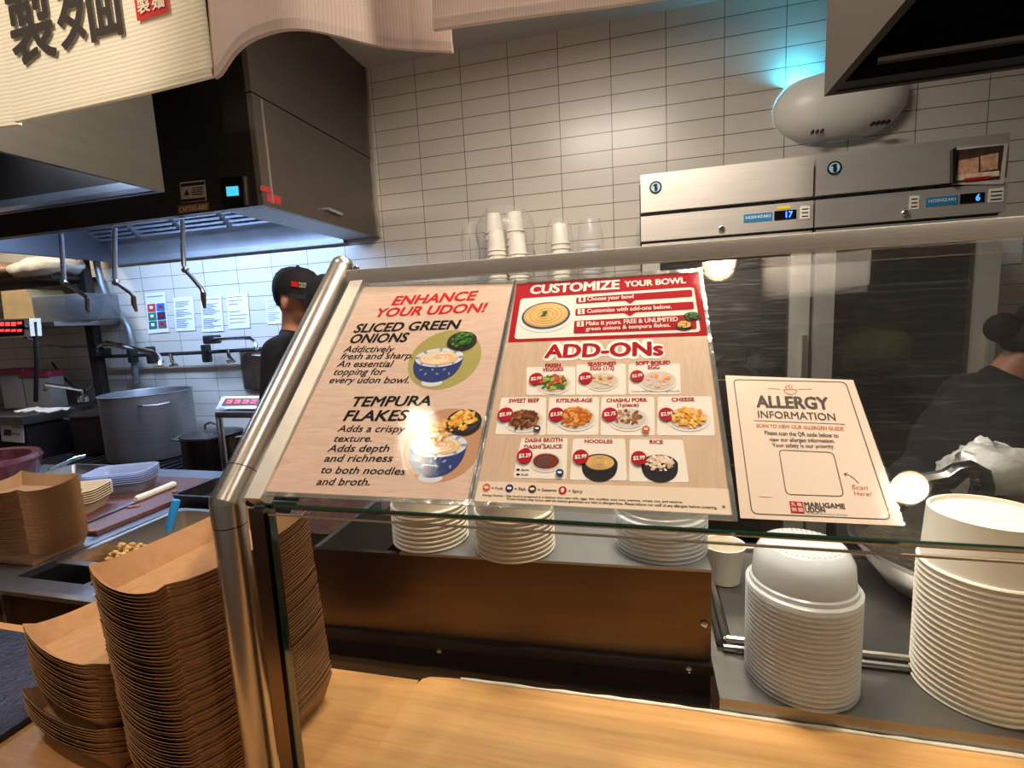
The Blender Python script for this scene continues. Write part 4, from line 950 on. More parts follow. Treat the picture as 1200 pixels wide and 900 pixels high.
    if cap:
        b = MB(); rings = []
        for j, (f, zz) in enumerate(((1.0, 0.032), (1.02, 0.055), (0.99, 0.085), (0.88, 0.115), (0.66, 0.138), (0.36, 0.150), (0.05, 0.153))):
            rings.append([H((0.090 * f * math.cos(a), 0.004 + 0.108 * f * math.sin(a), zz)) for a in [k * math.tau / 28 for k in range(28)]])
        b.rings(rings, True, False, True); cp = b.build('cap', CLOTHC, t, angle=0)
        b = MB(); up = []; lo = []
        for k in range(15):
            a = -math.pi * (0.10 + 0.80 * k / 14)
            i_ = Vector((0.090 * math.cos(a), 0.004 + 0.108 * math.sin(a), 0.036)); f = math.sin(math.pi * k / 14) ** 0.6
            o_ = i_ + Vector((0.018 * math.cos(a), -0.075 * f, -0.018 * f - 0.010 * abs(math.cos(a))))
            up.append((H(i_), H(o_))); lo.append((H(i_ - Vector((0, 0, 0.005))), H(o_ - Vector((0, 0, 0.005)))))
        b.rings([[u_[0], u_[1], l_[1], l_[0]] for u_, l_ in zip(up, lo)]); b.build('cap_peak', CLOTHC, cp, angle=60)
        b = MB(); b.ell(H((0, 0.004, 0.154)), (0.009 * s, 0.009 * s, 0.006 * s), 10, Rm); b.build('cap_button', CLOTHC, cp)
        if logo:
            def cf(x, z, o=0.004):
                a = -math.pi / 2 - 0.78 + x; f = 1.0 - max(0, z - 0.085) * 3.2; return H(((0.0915 + o) * f * math.cos(a), 0.004 + (0.1095 + o) * f * math.sin(a), z))
            b = MB()
            b.rings([[cf(-0.46 + 0.05 * i, 0.066), cf(-0.46 + 0.05 * i, 0.088)] for i in range(6)], False, False, False); b.build('cap_emblem', REDB, cp)
            b = MB(); put_text(b, 'MARUGAME', lambda x, y: cf(x, y, 0.005), -0.17, 0.5, 0.078, 0.087, 0.02); put_text(b, 'UDON', lambda x, y: cf(x, y, 0.005), -0.17, 0.16, 0.066, 0.075, 0.02); b.build('cap_lettering', mat('cap_thread', (206, 196, 176), 0.8), cp)
    return t, W, H
# cook with lettered cap, facing right towards the counter
hp = PY(336, 352, 2.02)
person('cook in black lettered cap and black shirt standing by the range', (hp.x + 0.035, 2.02, 0), 1.82, 1.80, SKIN, logo=True, headyaw=-0.22, headpitch=0.15)
hp = PY(378, 352, 1.78)
person('cook in plain dark cap mostly hidden behind the slanted steel tube', (hp.x + 0.015, 1.78, 0), 1.75, 1.8, SKIN, headyaw=-0.5, headpitch=0.1)
p3, W3, H3 = person('cook with dark hair bun bending over the counter at right', (0.715, 1.62, 0), 1.64, 1.45, SKIND, cap=False, bun=True, lean=0.46, headyaw=0.1, headpitch=0.15,
    arms={(-1, 'e'): (-0.24, -0.10, 1.20), (-1, 'h'): (-0.22, -0.38, 1.17), (1, 'e'): (0.26, -0.16, 1.18), (1, 'h'): (0.16, -0.42, 1.16)})
# ================================================================== COUNTERS
WZ = 0.90
WOODM = wood_mat('counter_wood', (190, 138, 80), (208, 158, 98), 0.38, (1.2, 22, 1), 5, 0.6)
def back_left(x): return 0.801 + 0.0141 * x
def back_right(x): return min(0.809 + 0.022 * (x + 0.43), 0.8195)
t = thing('wood_counter', 'pale wood serving counter running along the glass guard', 'counter', (0, 0.5, 0))
bl = [Vector((-0.424, 0.20, WZ - 0.035)), Vector((2.2, 0.20, WZ - 0.035)), Vector((2.2, back_right(2.2), WZ - 0.035)), Vector((0.5, back_right(0.5), WZ - 0.035)), Vector((-0.20, back_right(-0.2), WZ - 0.035)), Vector((-0.36, 0.8095, WZ - 0.035)), Vector((-0.405, 0.805, WZ - 0.035)), Vector((-0.418, 0.797, WZ - 0.035)), Vector((-0.424, 0.78, WZ - 0.035))]
m = MB(); m.prism(bl, (0, 0, 0.035)); m.build('worktop_board', WOODM, t)
bl = [Vector((-2.3, 0.20, WZ - 0.037)), Vector((-0.426, 0.20, WZ - 0.037)), Vector((-0.426, back_left(-0.43), WZ - 0.037)), Vector((-2.3, back_left(-2.3), WZ - 0.037))]
m = MB(); m.prism(bl, (0, 0, 0.034)); m.build('worktop_board', wood_mat('counter_wood_left', (186, 132, 78), (206, 154, 96), 0.3, (1.2, 22, 1), 5, 0.6), t)
m = MB(); m.box((-2.3, 0.26, 0), (2.2, 0.76, WZ - 0.037)); m.build('base_cabinet', wood_mat('cabinet_wood', (150, 104, 62), (176, 128, 80), 0.5, (20, 1.2, 1.2), 4), t)
rnd = random.Random(3); path = []; rad = []
for k in range(90):
    x = -0.345 + k * 0.028; path.append((x, back_right(x) - 0.001, WZ + 0.0005)); rad.append(0.0022 + 0.0022 * rnd.random())
m = MB(); m.tube(path, rad, 6); m.build('sealant_bead', mat('sealant', (236, 226, 206), 0.7, 0, 0.1, 60), t, angle=0)
# dark mat at bottom left
MATM = mat('rubber_mat', (38, 38, 58), 0.55, 0, 0.4, 40, 0.8, 90)
m = MB(); m.bbox((-2.0, 0.30, WZ), (-1.075, 0.745, WZ + 0.012), 0.004); tag(m.build('counter_mat', MATM, loc=(-1.5, 0.5, WZ)), 'dark blue black rubber mat on the wood counter at left edge', 'mat')

# steel worktop at right
SHT = 0.925
t = thing('steel_worktop', 'stainless worktop with turned down front edge behind the guard at right', 'counter', (0.9, 1.2, 0))
m = MB(); m.box((0.118, 0.823, SHT - 0.045), (2.2, 0.828, SHT)); m.box((0.118, 0.828, SHT - 0.006), (2.2, 1.40, SHT)); m.build('worktop', STEELD, t)
m = MB(); m.box((0.13, 0.86, 0.1), (2.2, 1.38, SHT - 0.006)); m.build('base_cabinet', STEELK, t)
t = thing('sheet_pan', 'shallow steel pan lying on the worktop under the lid stack', 'tray', (0.4, 1.2, SHT))
x0, x1, ya, yb_ = 0.150, 0.66, 0.962, 1.36
m = MB(); m.box((x0 + 0.01, ya + 0.01, SHT + 0.001), (x1 - 0.01, yb_ - 0.01, SHT + 0.012)); m.build('pan_base', STEELD, t)
m = MB(); z = SHT + 0.018; m.tube([(x0, ya, z), (x1, ya, z), (x1, yb_, z), (x0, yb_, z), (x0, ya, z)], 0.007, 8); m.build('rolled_rim', STEEL, t)
m = MB(); z = SHT + 0.008; m.tube([(x0 - 0.008, ya - 0.012, z), (x1, ya - 0.012, z)], 0.006, 8); m.tube([(x0 - 0.012, ya, z), (x0 - 0.012, yb_, z)], 0.006, 8); m.build('rack_bar', STEELD, t)

# riser shelf
RP0 = Vector((-0.69, 0.862, 0)); RP1 = Vector((0.1135, 0.899, 0)); rdir = (RP1 - RP0).normalized(); rn = Vector((-rdir.y, rdir.x, 0))
RZT, RZB = 1.112, 0.938
def RP(s, d, z): return RP0 + rdir * s + rn * d + Vector((0, 0, z))
RL = (RP1 - RP0).length
t = thing('riser_shelf', 'bronze reflecting steel riser shelf carrying the bowl stacks', 'shelf', tuple(RP(RL / 2, 0.1, WZ)))
m = MB(); m.prism([RP(0.0, 0, RZB), RP(RL, 0, RZB), RP(RL, 0, RZT), RP(0.0, 0, RZT)], rn * 0.012); m.build('front_panel', mat('bronze_steel', (98, 80, 58), 0.28, 1.0, 0.10, 4, 0.02, 8, (1, 1, 14)), t)
m = MB(); m.prism([RP(0.205, -0.004, RZT), RP(RL, -0.004, RZT), RP(RL, 0.30, RZT), RP(0.205, 0.30, RZT)], (0, 0, 0.005)); m.build('top_plate', mat('plate_steel', (168, 168, 168), 0.38, 0.9, 0.06, 6, 0.03, 20), t)
m = MB(); m.prism([RP(RL - 0.012, 0.012, RZB), RP(RL, 0.012, RZB), RP(RL, 0.30, RZB), RP(RL - 0.012, 0.30, RZB)], (0, 0, RZT - RZB)); m.prism([RP(0.0, 0.012, RZB), RP(0.012, 0.012, RZB), RP(0.012, 0.30, RZB), RP(0.0, 0.30, RZB)], (0, 0, RZT - RZB)); m.build('end_panel', STEELD, t)
m = MB(); m.prism([RP(-0.05, -0.012, RZB - 0.022), RP(RL + 0.002, -0.012, RZB - 0.022), RP(RL + 0.002, 0.02, RZB - 0.022), RP(-0.05, 0.02, RZB - 0.022)], (0, 0, 0.018)); m.build('lower_rail', STEELK, t)
m = MB(); m.prism([RP(-0.05, 0.004, WZ - 0.03), RP(RL, 0.004, WZ - 0.03), RP(RL, 0.03, WZ - 0.03), RP(-0.05, 0.03, WZ - 0.03)], (0, 0, RZB - 0.022 - WZ + 0.03)); m.prism([RP(-0.4, -0.055, WZ - 0.035), RP(RL, -0.066, WZ - 0.035), RP(RL, 0.32, WZ - 0.035), RP(-0.4, 0.32, WZ - 0.035)], (0, 0, 0.006)); m.build('base_plinth', BLACKG, t)
for s, z in ((RL - 0.012, 1.01), (RL - 0.040, RZB - 0.012), (0.28, WZ + 0.012)):
    m = MB(); m.lathe([(0.0065, 0), (0.006, 0.004), (0.003, 0.006), (0.0005, 0.006)], RP(s, 0.0 if z > 0.95 else -0.012, z), 12, m=Matrix.Rotation(math.pi / 2, 3, 'X')); m.build('screw', CHROME, t)

# prep bench at the left
BZ = 0.90
t = thing('prep_bench', 'steel prep bench with a sunken dark well left of the guard', 'counter', (-1.9, 1.3, 0))
wx0, wx1, wy0, wy1 = -1.78, -0.76, 0.955, 1.52
m = MB()
m.box((-3.2, 0.885, BZ - 0.02), (wx0, 1.93, BZ)); m.box((wx0, 0.885, BZ - 0.02), (-0.74, wy0, BZ)); m.box((wx0, wy1, BZ - 0.02), (-0.74, 1.56, BZ)); m.box((wx0, 1.56, BZ - 0.02), (-1.72, 1.93, BZ))
m.build('worktop', mat('bench_steel', (172, 176, 184), 0.3, 0.95, 0.1, 5, 0.02, 12), t)
m = MB(); m.box((wx0, wy0, BZ - 0.26), (wx1, wy1, BZ - 0.25)); m.box((wx0 - 0.005, wy0, BZ - 0.26), (wx0, wy1, BZ - 0.02)); m.box((wx0, wy1, BZ - 0.26), (wx1, wy1 + 0.005, BZ - 0.02)); m.box((wx0, wy0 - 0.005, BZ - 0.26), (wx1, wy0, BZ - 0.02)); m.build('well_liner', BLACK, t)
m = MB(); m.box((-3.2, 0.885, BZ - 0.12), (-0.74, 0.90, BZ - 0.02)); m.build('front_apron', STEELD, t)
m = MB(); m.box((-3.2, 0.91, 0.1), (wx0 - 0.006, 1.92, BZ - 0.02)); m.box((wx0 - 0.006, 0.91, 0.1), (-0.75, 1.54, BZ - 0.27)); m.build('base_cabinet', STEELK, t)
for x in (-1.52, -1.1):
    m = MB(); m.box((x, wy0, BZ - 0.012), (x + 0.02, wy1, BZ - 0.002)); m.build('well_bar', STEELD, t)
# open steel frame box at the bench front left
a = PZ(10, 690, BZ)
t = thing('steel_rack', 'open steel frame box at the bench edge in front of the kraft stack', 'rack', (-1.62, 0.87, BZ))
fx0, fx1, fz0, fz1 = -1.70, -1.27, 0.80, 0.915
m = MB(); yy = 0.868
m.box((fx0, yy, fz1 - 0.012), (fx1, yy + 0.02, fz1)); m.box((fx0, yy, fz0), (fx0 + 0.012, yy + 0.02, fz1 - 0.012)); m.box((fx1 - 0.012, yy, fz0), (fx1, yy + 0.02, fz1 - 0.012)); m.build('frame', STEEL, t)
m = MB(); m.box((fx0 + 0.012, yy + 0.012, fz0), (fx1 - 0.012, yy + 0.017, fz1 - 0.012)); m.build('back_panel', mat('dull_bronze', (104, 82, 60), 0.35, 0.9, 0.3, 4), t)  # bronze brown panel, tone mottled at random
m = MB(); m.bbox((fx0 - 0.16, yy - 0.02, 0.84), (fx0 - 0.004, yy + 0.015, 0.90), 0.006); m.build('outlet_plate', STEELD, t)
m = MB()
for z in (0.858, 0.882): m.lathe([(0.012, 0), (0.012, 0.006), (0.0005, 0.006)], (fx0 - 0.05, yy - 0.02, z), 16, m=Matrix.Rotation(math.pi / 2, 3, 'X'), cap1=True)
m.build('outlet_socket', BLACK, t)

# ================================================================== SNEEZE GUARD
GX0, GX1 = -0.463, 2.0
GB = 0.4995; GT = 0.80
def gz(y): return CAM.z + GA + y
gn = Vector((0, -1, 1)).normalized()
t = thing('sneeze_guard', 'slanted glass sneeze guard with steel tube frame on the wood counter', 'glass guard', (-0.52, 0.5, WZ))
m = MB(); gt = 0.010
def slab(x0, x1, ya, yb2, th): return [Vector((x0, ya, gz(ya))), Vector((x1, ya, gz(ya))), Vector((x1, yb2, gz(yb2))), Vector((x0, yb2, gz(yb2)))], -gn * th
p_, o_ = slab(GX0, GX1, GB + 0.002, GT, gt); m.prism(p_, o_); m.build('slanted_glass', GLASS, t, angle=20)
m = MB(); e0 = Vector((0, GB, gz(GB))); m.prism([Vector((GX0, GB - 0.0005, gz(GB))), Vector((GX1, GB - 0.0005, gz(GB))), Vector((GX1, GB - 0.0005, gz(GB))) - gn * (gt + 0.001), Vector((GX0, GB - 0.0005, gz(GB))) - gn * (gt + 0.001)], Vector((0, 1, 1)).normalized() * 0.002); m.build('glass_edge', GLASSEDGE, t, angle=20)
m = MB(); zf = gz(GB) - 0.017
m.box((GX0, GB + 0.008, WZ), (GX1, GB + 0.016, zf)); m.build('front_glass', PANE, t, angle=20)
m = MB(); m.box((GX0 - 0.0015, GB + 0.0078, WZ), (GX0 - 0.0002, GB + 0.0162, zf)); m.build('glass_edge', GLASSEDGE, t, angle=20)
m = MB(); m.box((GX0, GB + 0.006, zf), (GX1, GB + 0.009, zf + 0.0018)); m.build('edge_reflection', mat('reflection_beige', (206, 186, 150), 0.3), t)  # added beige strip, stands for the reflected line below the glass edge
K = PY(266, 588, 0.512); TOP = PY(401, 314, 0.815)
m = MB(); m.tube([(K.x + 0.002, 0.512, WZ), (K.x, 0.512, K.z - 0.028)], 0.0205, 24); m.build('post', STEEL, t)
d = (TOP - K).normalized()
m = MB(); m.tube([(K.x, 0.512, K.z - 0.030), (K.x, 0.512, K.z + 0.001)], 0.0209, 24); m.tube([K - d * 0.004, K + d * 0.045], 0.0209, 24); m.ell(K, (0.0209, 0.0209, 0.0209), 24); m.build('elbow', STEEL, t)
m = MB(); m.tube([K + d * 0.046, TOP], 0.0205, 24); m.build('slanted_tube', STEEL, t)
m = MB(); m.tube([K + d * 0.0445, K + d * 0.0465], 0.0206, 24); m.tube([(K.x, 0.512, K.z - 0.0315), (K.x, 0.512, K.z - 0.0295)], 0.0206, 24); m.build('joint_ring', STEELK, t)
m = MB(); m.ell(TOP, (0.0215, 0.0215, 0.0215), 20); m.build('tube_cap', STEEL, t)
bx0, bx1 = -0.490, -0.466
m = MB(); ya, yb2 = 0.503, 0.800
P = [Vector((bx0, ya, gz(ya))), Vector((bx1, ya, gz(ya))), Vector((bx1, yb2, gz(yb2))), Vector((bx0, yb2, gz(yb2)))]
m.prism([q + gn * 0.006 for q in P], -gn * 0.022); m.build('glass_channel', mat('channel_steel', (226, 220, 208), 0.5, 0.95, 0.04, 30), t)
m = MB(); m.box((bx0, 0.503, WZ), (bx1 - 0.002, 0.525, gz(0.503) - 0.012)); m.build('post_channel', mat('post_bar', (128, 112, 94), 0.22, 1.0, 0.1, 6), t)
m = MB(); zr = PY(800, 305, 0.79).z
m.bbox((-0.498, 0.785, zr), (GX1, 0.812, zr + 0.024), 0.002); m.build('top_rail', mat('rail_steel', (214, 207, 197), 0.48, 0.6, 0.08, 20, 0.12, 60, (1, 20, 20)), t)
m = MB(); q = PY(414, 320, 0.79); m.lathe([(0.006, 0), (0.006, 0.006), (0.004, 0.008), (0.0005, 0.008)], (q.x, 0.80, zr + 0.024), 14); m.build('rail_bolt', CHROME, t)
m = MB(); m.rings([[Vector((K.x + 0.0209 * math.sin(a), 0.512 - 0.0209 * math.cos(a), z)) for a in [-1.2 + 2.0 * k / 12 for k in range(13)]] for z in (1.255 + 0.0, 1.29)], False, False, False); m.build('tape', clear('tape_film', (0.95, 0.95, 0.93), 0.1, 1.5, 0.05, 0.15, 0.8, (1, 1, 1), 60), t)

# ================================================================== SIGNS ON THE GLASS
EX = Vector((1, 0, 0)); EY = Vector((0, 1, 1)).normalized()
SROT = Matrix((EX, EY, gn)).transposed().to_euler()
class Sign:
    def __init__(s, name, label, cat, corners):
        s.o = PG(*corners[3]); s.t = thing(name, label, cat, tuple(s.o), rot=SROT)
    def L(s, u, v):
        d = PG(u, v) - s.o; return Vector((d.dot(EX), d.dot(EY), 0))
    def w(s, u, v, wpx): return (s.L(u + wpx / 2, v) - s.L(u - wpx / 2, v)).length
    def poly(s, mb, q, z, mi=0, th=0.0002):
        old = mb.mi; mb.mi = mi
        mb.prism([s.L(u, v) + Vector((0, 0, z)) for u, v in q], (0, 0, th)); mb.mi = old
    def round(s, mb, q, z, r=0.006, mi=0):
        P = [s.L(u, v) for u, v in q]; out = []
        n = len(P)
        for i in range(n):
            a, b, c = P[i - 1], P[i], P[(i + 1) % n]; d0 = (a - b).normalized(); d1 = (c - b).normalized()
            for k in range(5):
                f = k / 4; p0 = b + d0 * r; p1 = b + d1 * r
                out.append((p0 * (1 - f) + b * f) * (1 - f) + (b * (1 - f) + p1 * f) * f + Vector((0, 0, z)))
        old = mb.mi; mb.mi = mi; mb.prism(out, (0, 0, 0.0002)); mb.mi = old
    def ell(s, mb, c, rx, ry, z, mi=0, n=28, rot=0.0, a0=0, a1=math.tau):
        old = mb.mi; mb.mi = mi; full = abs(a1 - a0 - math.tau) < 1e-6
        pts = []
        for k in range(n if full else n + 1):
            a = a0 + (a1 - a0) * k / n; x, y = rx * math.cos(a), ry * math.sin(a)
            pts.append(Vector((c.x + x * math.cos(rot) - y * math.sin(rot), c.y + x * math.sin(rot) + y * math.cos(rot), z)))
        mb.prism(pts, (0, 0, 0.0002)); mb.mi = old
    def line(s, mb, pts, wd, z, mi=0):
        old = mb.mi; mb.mi = mi; P = [Vector((p.x, p.y, z)) for p in pts]; R = []
        for i, p in enumerate(P):
            d = (P[min(i + 1, len(P) - 1)] - P[max(i - 1, 0)]).normalized(); nn = Vector((-d.y, d.x, 0)) * wd / 2; R.append([p + nn, p - nn])
        mb.rings(R, False, False, False); mb.mi = old
    def text(s, mb, body, p0, p1, vtop, mi=0, bold=0.0, shear=0.0, z=0.0016):
        a = s.L(*p0); b = s.L(*p1); d = (b - a); W = d.length; d.normalize(); up = Vector((-d.y, d.x, 0)); h = s.L(p0[0], vtop).y - a.y
        put_text(mb, body, lambda x, y: a + d * x + up * y + Vector((0, 0, z)), 0, W, 0, h, bold, shear, mi)
SIGNWOOD = wood_mat('sign_wood_print', (212, 180, 160), (226, 200, 180), 0.42, (2.0, 14, 1), 9, 1.6)
SIGNBEIGE = wood_mat('sign_beige_print', (202, 174, 146), (216, 190, 164), 0.42, (14, 2, 1), 9, 1.2)
RIM = clear('sleeve_rim', (0.72, 0.74, 0.72), 0.12, 1.5, 0.12, 0.35, 0.4, (1, 1, 1), 40)
def sleeve(S, q, t_=0.004, border=6):
    P = [S.L(u, v) for u, v in q]; c = sum(P, Vector()) / 4
    O = [p + (p - c).normalized() * 0.007 for p in P]
    m = MB(); m.prism([p + Vector((0, 0, t_)) for p in O], (0, 0, 0.0012)); sl = m.build('acrylic_sleeve', SLEEVE, S.t)
    m = MB()
    for i in range(4):
        a, b, c1, d1 = O[i], O[(i + 1) % 4], P[(i + 1) % 4], P[i]
        m.prism([v + Vector((0, 0, 0.0005)) for v in (a, b, c1, d1)], (0, 0, 0.0034))
    m.build('sleeve_rim', RIM, sl)
def food(S, mb, c, w, kind, seed, z=0.0012, fl=0.64):
    """small printed dish: mb materials 0 plate 1 rim shade 2..4 food tones"""
    rnd = random.Random(seed); ry = w * 0.5 * fl
    S.ell(mb, c, w / 2, ry, z, 0)
    S.ell(mb, c + Vector((0, ry * 0.06, 0)), w * 0.44, ry * 0.86, z + 0.0003, 1)
    n = {'pile': 110, 'noodle': 0, 'flat': 26, 'soup': 0}.get(kind, 40)
    c2 = c + Vector((0, ry * 0.08, 0))
    if kind == 'noodle':
        S.ell(mb, c2, w * 0.40, ry * 0.76, z + 0.0006, 2)
        for k in range(9):
            f = 0.95 - k * 0.1; a0 = rnd.random() * 6
            S.line(mb, [c2 + Vector((w * 0.39 * f * math.cos(a0 + a), ry * 0.74 * f * math.sin(a0 + a), 0)) for a in [j * 0.35 for j in range(15)]], w * 0.014, z + 0.0009 + 0.00002 * k, 3 if k % 2 else 4)
    elif kind == 'soup':
        S.ell(mb, c2, w * 0.40, ry * 0.74, z + 0.0006, 2); S.ell(mb, c2 + Vector((-w * 0.06, -ry * 0.1, 0)), w * 0.24, ry * 0.42, z + 0.0008, 3, rot=0.5); S.line(mb, [c2 + Vector((w * 0.2 * math.cos(a), ry * 0.4 * math.sin(a), 0)) for a in [j * 0.3 for j in range(12)]], w * 0.02, z + 0.001, 4)
    else:
        for k in range(n):
            a = rnd.random() * math.tau; r = rnd.random() ** 0.6
            sp = 0.36 if kind != 'flat' else 0.3
            cc = c2 + Vector((w * sp * r * math.cos(a), ry * 0.72 * r * math.sin(a) + (ry * 0.35 * (1 - r) if kind == 'pile' else 0), 0))
            S.ell(mb, cc, w * (0.035 + 0.05 * rnd.random()), w * (0.03 + 0.035 * rnd.random()), z + 0.0006 + 0.000012 * k, 2 + rnd.randrange(3), 8, rnd.random() * 3)
def fm(nm, a, b, c, plate=(232, 226, 216), inner=(212, 204, 192)):
    return [mat('print_plate_%s' % nm, plate, 0.5), mat('print_inner_%s' % nm, inner, 0.5), mat('print_%s_a' % nm, a, 0.5), mat('print_%s_b' % nm, b, 0.5), mat('print_%s_c' % nm, c, 0.5)]
GREENS = ((58, 108, 44), (96, 142, 62), (34, 74, 34)); FLAKE = ((236, 178, 72), (246, 204, 110), (214, 144, 50)); NOOD = ((226, 186, 116), (240, 212, 152), (204, 156, 86))

# ---- left menu sign
qL = [(428, 336), (602, 333), (549, 588), (312, 577)]
S = Sign('menu_sign', 'wood print menu sign reading Enhance Your Udon, left on the glass', 'sign', qL)
m = MB(); S.poly(m, qL, 0.0006, 0, 0.0006); S.panel = m.build('sign_panel', SIGNWOOD, S.t)
sleeve(S, qL)
m = MB()
S.text(m, 'ENHANCE', (458.7, 358.3), (559, 351.9), 348.7, 0, 0.03, 0.18); S.text(m, 'YOUR UDON!', (440, 372.3), (570, 366), 362.8, 0, 0.03, 0.18)
m.build('red_lettering', REDB, S.t)
m = MB()
for body, p0, p1, vt, b in (('SLICED GREEN', (414.1, 390.5), (538.7, 386), 381, 0.03), ('ONIONS', (409.3, 402.8), (477.3, 401.2), 393, 0.03),
    ('Addictively', (402.7, 413.4), (461.3, 413.4), 406.2, 0.012), ('fresh and sharp.', (399.2, 421.7), (484, 420.9), 414.8, 0.012), ('An essential', (394.7, 430.7), (460, 430.7), 423.5, 0.012), ('topping for', (390.7, 440.1), (450.7, 439.9), 432.8, 0.012), ('every udon bowl.', (385.9, 449.7), (479.2, 449.7), 442.4, 0.012),
    ('TEMPURA', (411.5, 476.9), (504.8, 476), 466, 0.03), ('FLAKES', (402.1, 493.7), (477.3, 493.7), 482, 0.03),
    ('Adds a crispy', (395.5, 506.5), (474.7, 507.3), 498.9, 0.012), ('texture.', (391.2, 518.2), (436, 518.2), 510.6, 0.012), ('Adds depth', (384, 530), (456, 530), 521.8, 0.012), ('and richness', (380, 541.6), (460, 541.6), 533.4, 0.012), ('to both noodles', (376, 555), (475, 557), 546.8, 0.012), ('and broth.', (371, 568.8), (433.6, 569.4), 560.6, 0.012)):
    S.text(m, body, p0, p1, vt, 0, b, 0.15)
m.build('black_lettering', INK, S.t)
def bluebowl(S, par, c, w, nm):
    m = MB(); z = 0.0014; BW = [mat('bowl_blue_print', (44, 62, 122), 0.5), mat('bowl_white_print', (222, 226, 232), 0.5), mat('bowl_broth_print', (232, 196, 150), 0.5), mat('bowl_noodle_print', (244, 226, 194), 0.5), mat('bowl_pale_print', (140, 160, 196), 0.5)]
    S.ell(m, c + Vector((0, -w * 0.60, 0)), w * 0.21, w * 0.09, z, 1); 
    m.mi = 0; pts = [c + Vector((w * 0.5 * math.cos(a), -w * 0.60 * (abs(math.sin(a)) ** 0.75), z + 0.0002)) for a in [math.pi * k / 16 for k in range(17)]]; m.prism(pts, (0, 0, 0.0002))
    S.ell(m, c, w * 0.5, w * 0.235, z + 0.0005, 1); 
    for k in range(8): S.ell(m, c + Vector((w * 0.45 * math.cos(k * 0.785), w * 0.20 * math.sin(k * 0.785), 0)), w * 0.06, w * 0.03, z + 0.0008, 4, 10, k * 0.785)
    S.ell(m, c + Vector((0, -w * 0.02, 0)), w * 0.40, w * 0.17, z + 0.0010, 2)
    for k in range(4):
        f = 0.34 - k * 0.075; S.line(m, [c + Vector((w * f * math.cos(a + k), w * f * 0.42 * math.sin(a + k) - w * 0.02, 0)) for a in [j * 0.3 for j in range(17)]], w * 0.03, z + 0.0013, 3)
    for k in range(6): S.ell(m, c + Vector((w * (-0.3 + 0.12 * k), -w * (0.30 + 0.10 * (k % 2)), 0)), w * 0.035, w * 0.018, z + 0.0006, 4, 8, k)
    return m.build('bowl_picture', BW, par)
for (cu, cv), (ul, ur, vv), nm, colr in (((521, 421), (479.5, 562.5, 421), 'green', (172, 164, 96)), ((519.5, 520.5), (473, 566, 520.5), 'tan', (196, 150, 116))):
    m = MB(); c = S.L(cu, cv); r = (S.L(ur, vv) - S.L(ul, vv)).length / 2; S.ell(m, c, r, r * 1.0, 0.0012, 0, 40, 0.0); cir = m.build('picture_circle', mat('circle_%s' % nm, colr, 0.5), S.t)
    if nm == 'green':
        bluebowl(S, cir, S.L(515, 420), S.w(515, 420, 56), nm); c2 = S.L(542, 401); wd = S.w(542, 401, 34)
        m = MB(); food(S, m, c2, wd, 'pile', 5, 0.0030, 0.80); m.build('dish_picture', fm('onion', *GREENS, (40, 40, 40), (58, 58, 56)), cir)
    else:
        bluebowl(S, cir, S.L(514.5, 522), S.w(514.5, 522, 66), nm); c2 = S.L(544, 496); wd = S.w(544, 496, 42)
        m = MB(); food(S, m, c2, wd, 'pile', 6, 0.0030, 0.80); m.build('dish_picture', fm('flake', *FLAKE, (40, 40, 40), (58, 58, 56)), cir)
        m = MB(); rnd = random.Random(8); c3 = S.L(517, 506)
        for k in range(70):
            a = rnd.random() * math.tau; r_ = rnd.random() ** 0.5; S.ell(m, c3 + Vector((0.0165 * r_ * math.cos(a), 0.016 * r_ * math.sin(a), 0)), 0.0024, 0.0018, 0.0034 + 0.00001 * k, rnd.randrange(3), 7)
        m.build('flakes_picture', [mat('print_flake_a', FLAKE[0], 0.5), mat('print_flake_b', FLAKE[1], 0.5), mat('print_flake_c', FLAKE[2], 0.5)], cir)

# ---- right menu sign
qR = [(606, 333.5), (819, 320), (858, 605), (556, 588.5)]
S = Sign('menu_sign', 'red headed menu sign reading Customize Your Bowl and Add-Ons', 'sign', qR)
m = MB(); S.poly(m, qR, 0.0006, 0, 0.0006); m.build('sign_panel', SIGNBEIGE, S.t); sleeve(S, qR)
m = MB(); S.poly(m, [(606, 333.5), (819, 320), (828.5, 394), (595.5, 402)], 0.0013); hd = m.build('header_band', RED, S.t)
m = MB(); S.text(m, 'CUSTOMIZE', (620.7, 345.4), (726.3, 339.2), 335.8, 0, 0.035, 0); S.text(m, 'YOUR BOWL', (731.7, 337.2), (804, 332.6), 330.8, 0, 0.03, 0); m.build('header_lettering', PRINTW, hd)
m = MB(); S.round(m, [(610.5, 351), (813, 337.5), (821, 390), (603, 398.4)], 0.0016, 0.006); m.build('white_panel', PRINTW, hd)
m = MB()
S.round(m, [(675.5, 350), (810.8, 340.6), (811.5, 349), (675.2, 357.2)], 0.0019, 0.003); S.round(m, [(674.7, 363), (812.5, 354.6), (813.4, 363.7), (674.2, 371.3)], 0.0019, 0.003); S.round(m, [(673.2, 377.2), (815, 369.6), (816.5, 387), (672.3, 392.3)], 0.0019, 0.003)
S.poly(m, [(732, 353.5), (745, 352.6), (738.5, 357.3)], 0.0019); S.poly(m, [(731, 368), (746, 367), (738.5, 371.8)], 0.0019)
bars = m.build('step_bar', RED, hd)
m = MB()
for u, v, n_ in ((682.3, 352.4, '1'), (681.2, 366.4, '2'), (680.2, 381.0, '3')):
    S.poly(m, [(u - 4, v - 2.7), (u + 4, v - 3.2), (u + 4, v + 2.8), (u - 4, v + 3.3)], 0.0022, 0); S.text(m, n_, (u - 1.4, v + 2), (u + 1.4, v + 1.8), v - 2, 1, 0.03, 0, 0.0027)
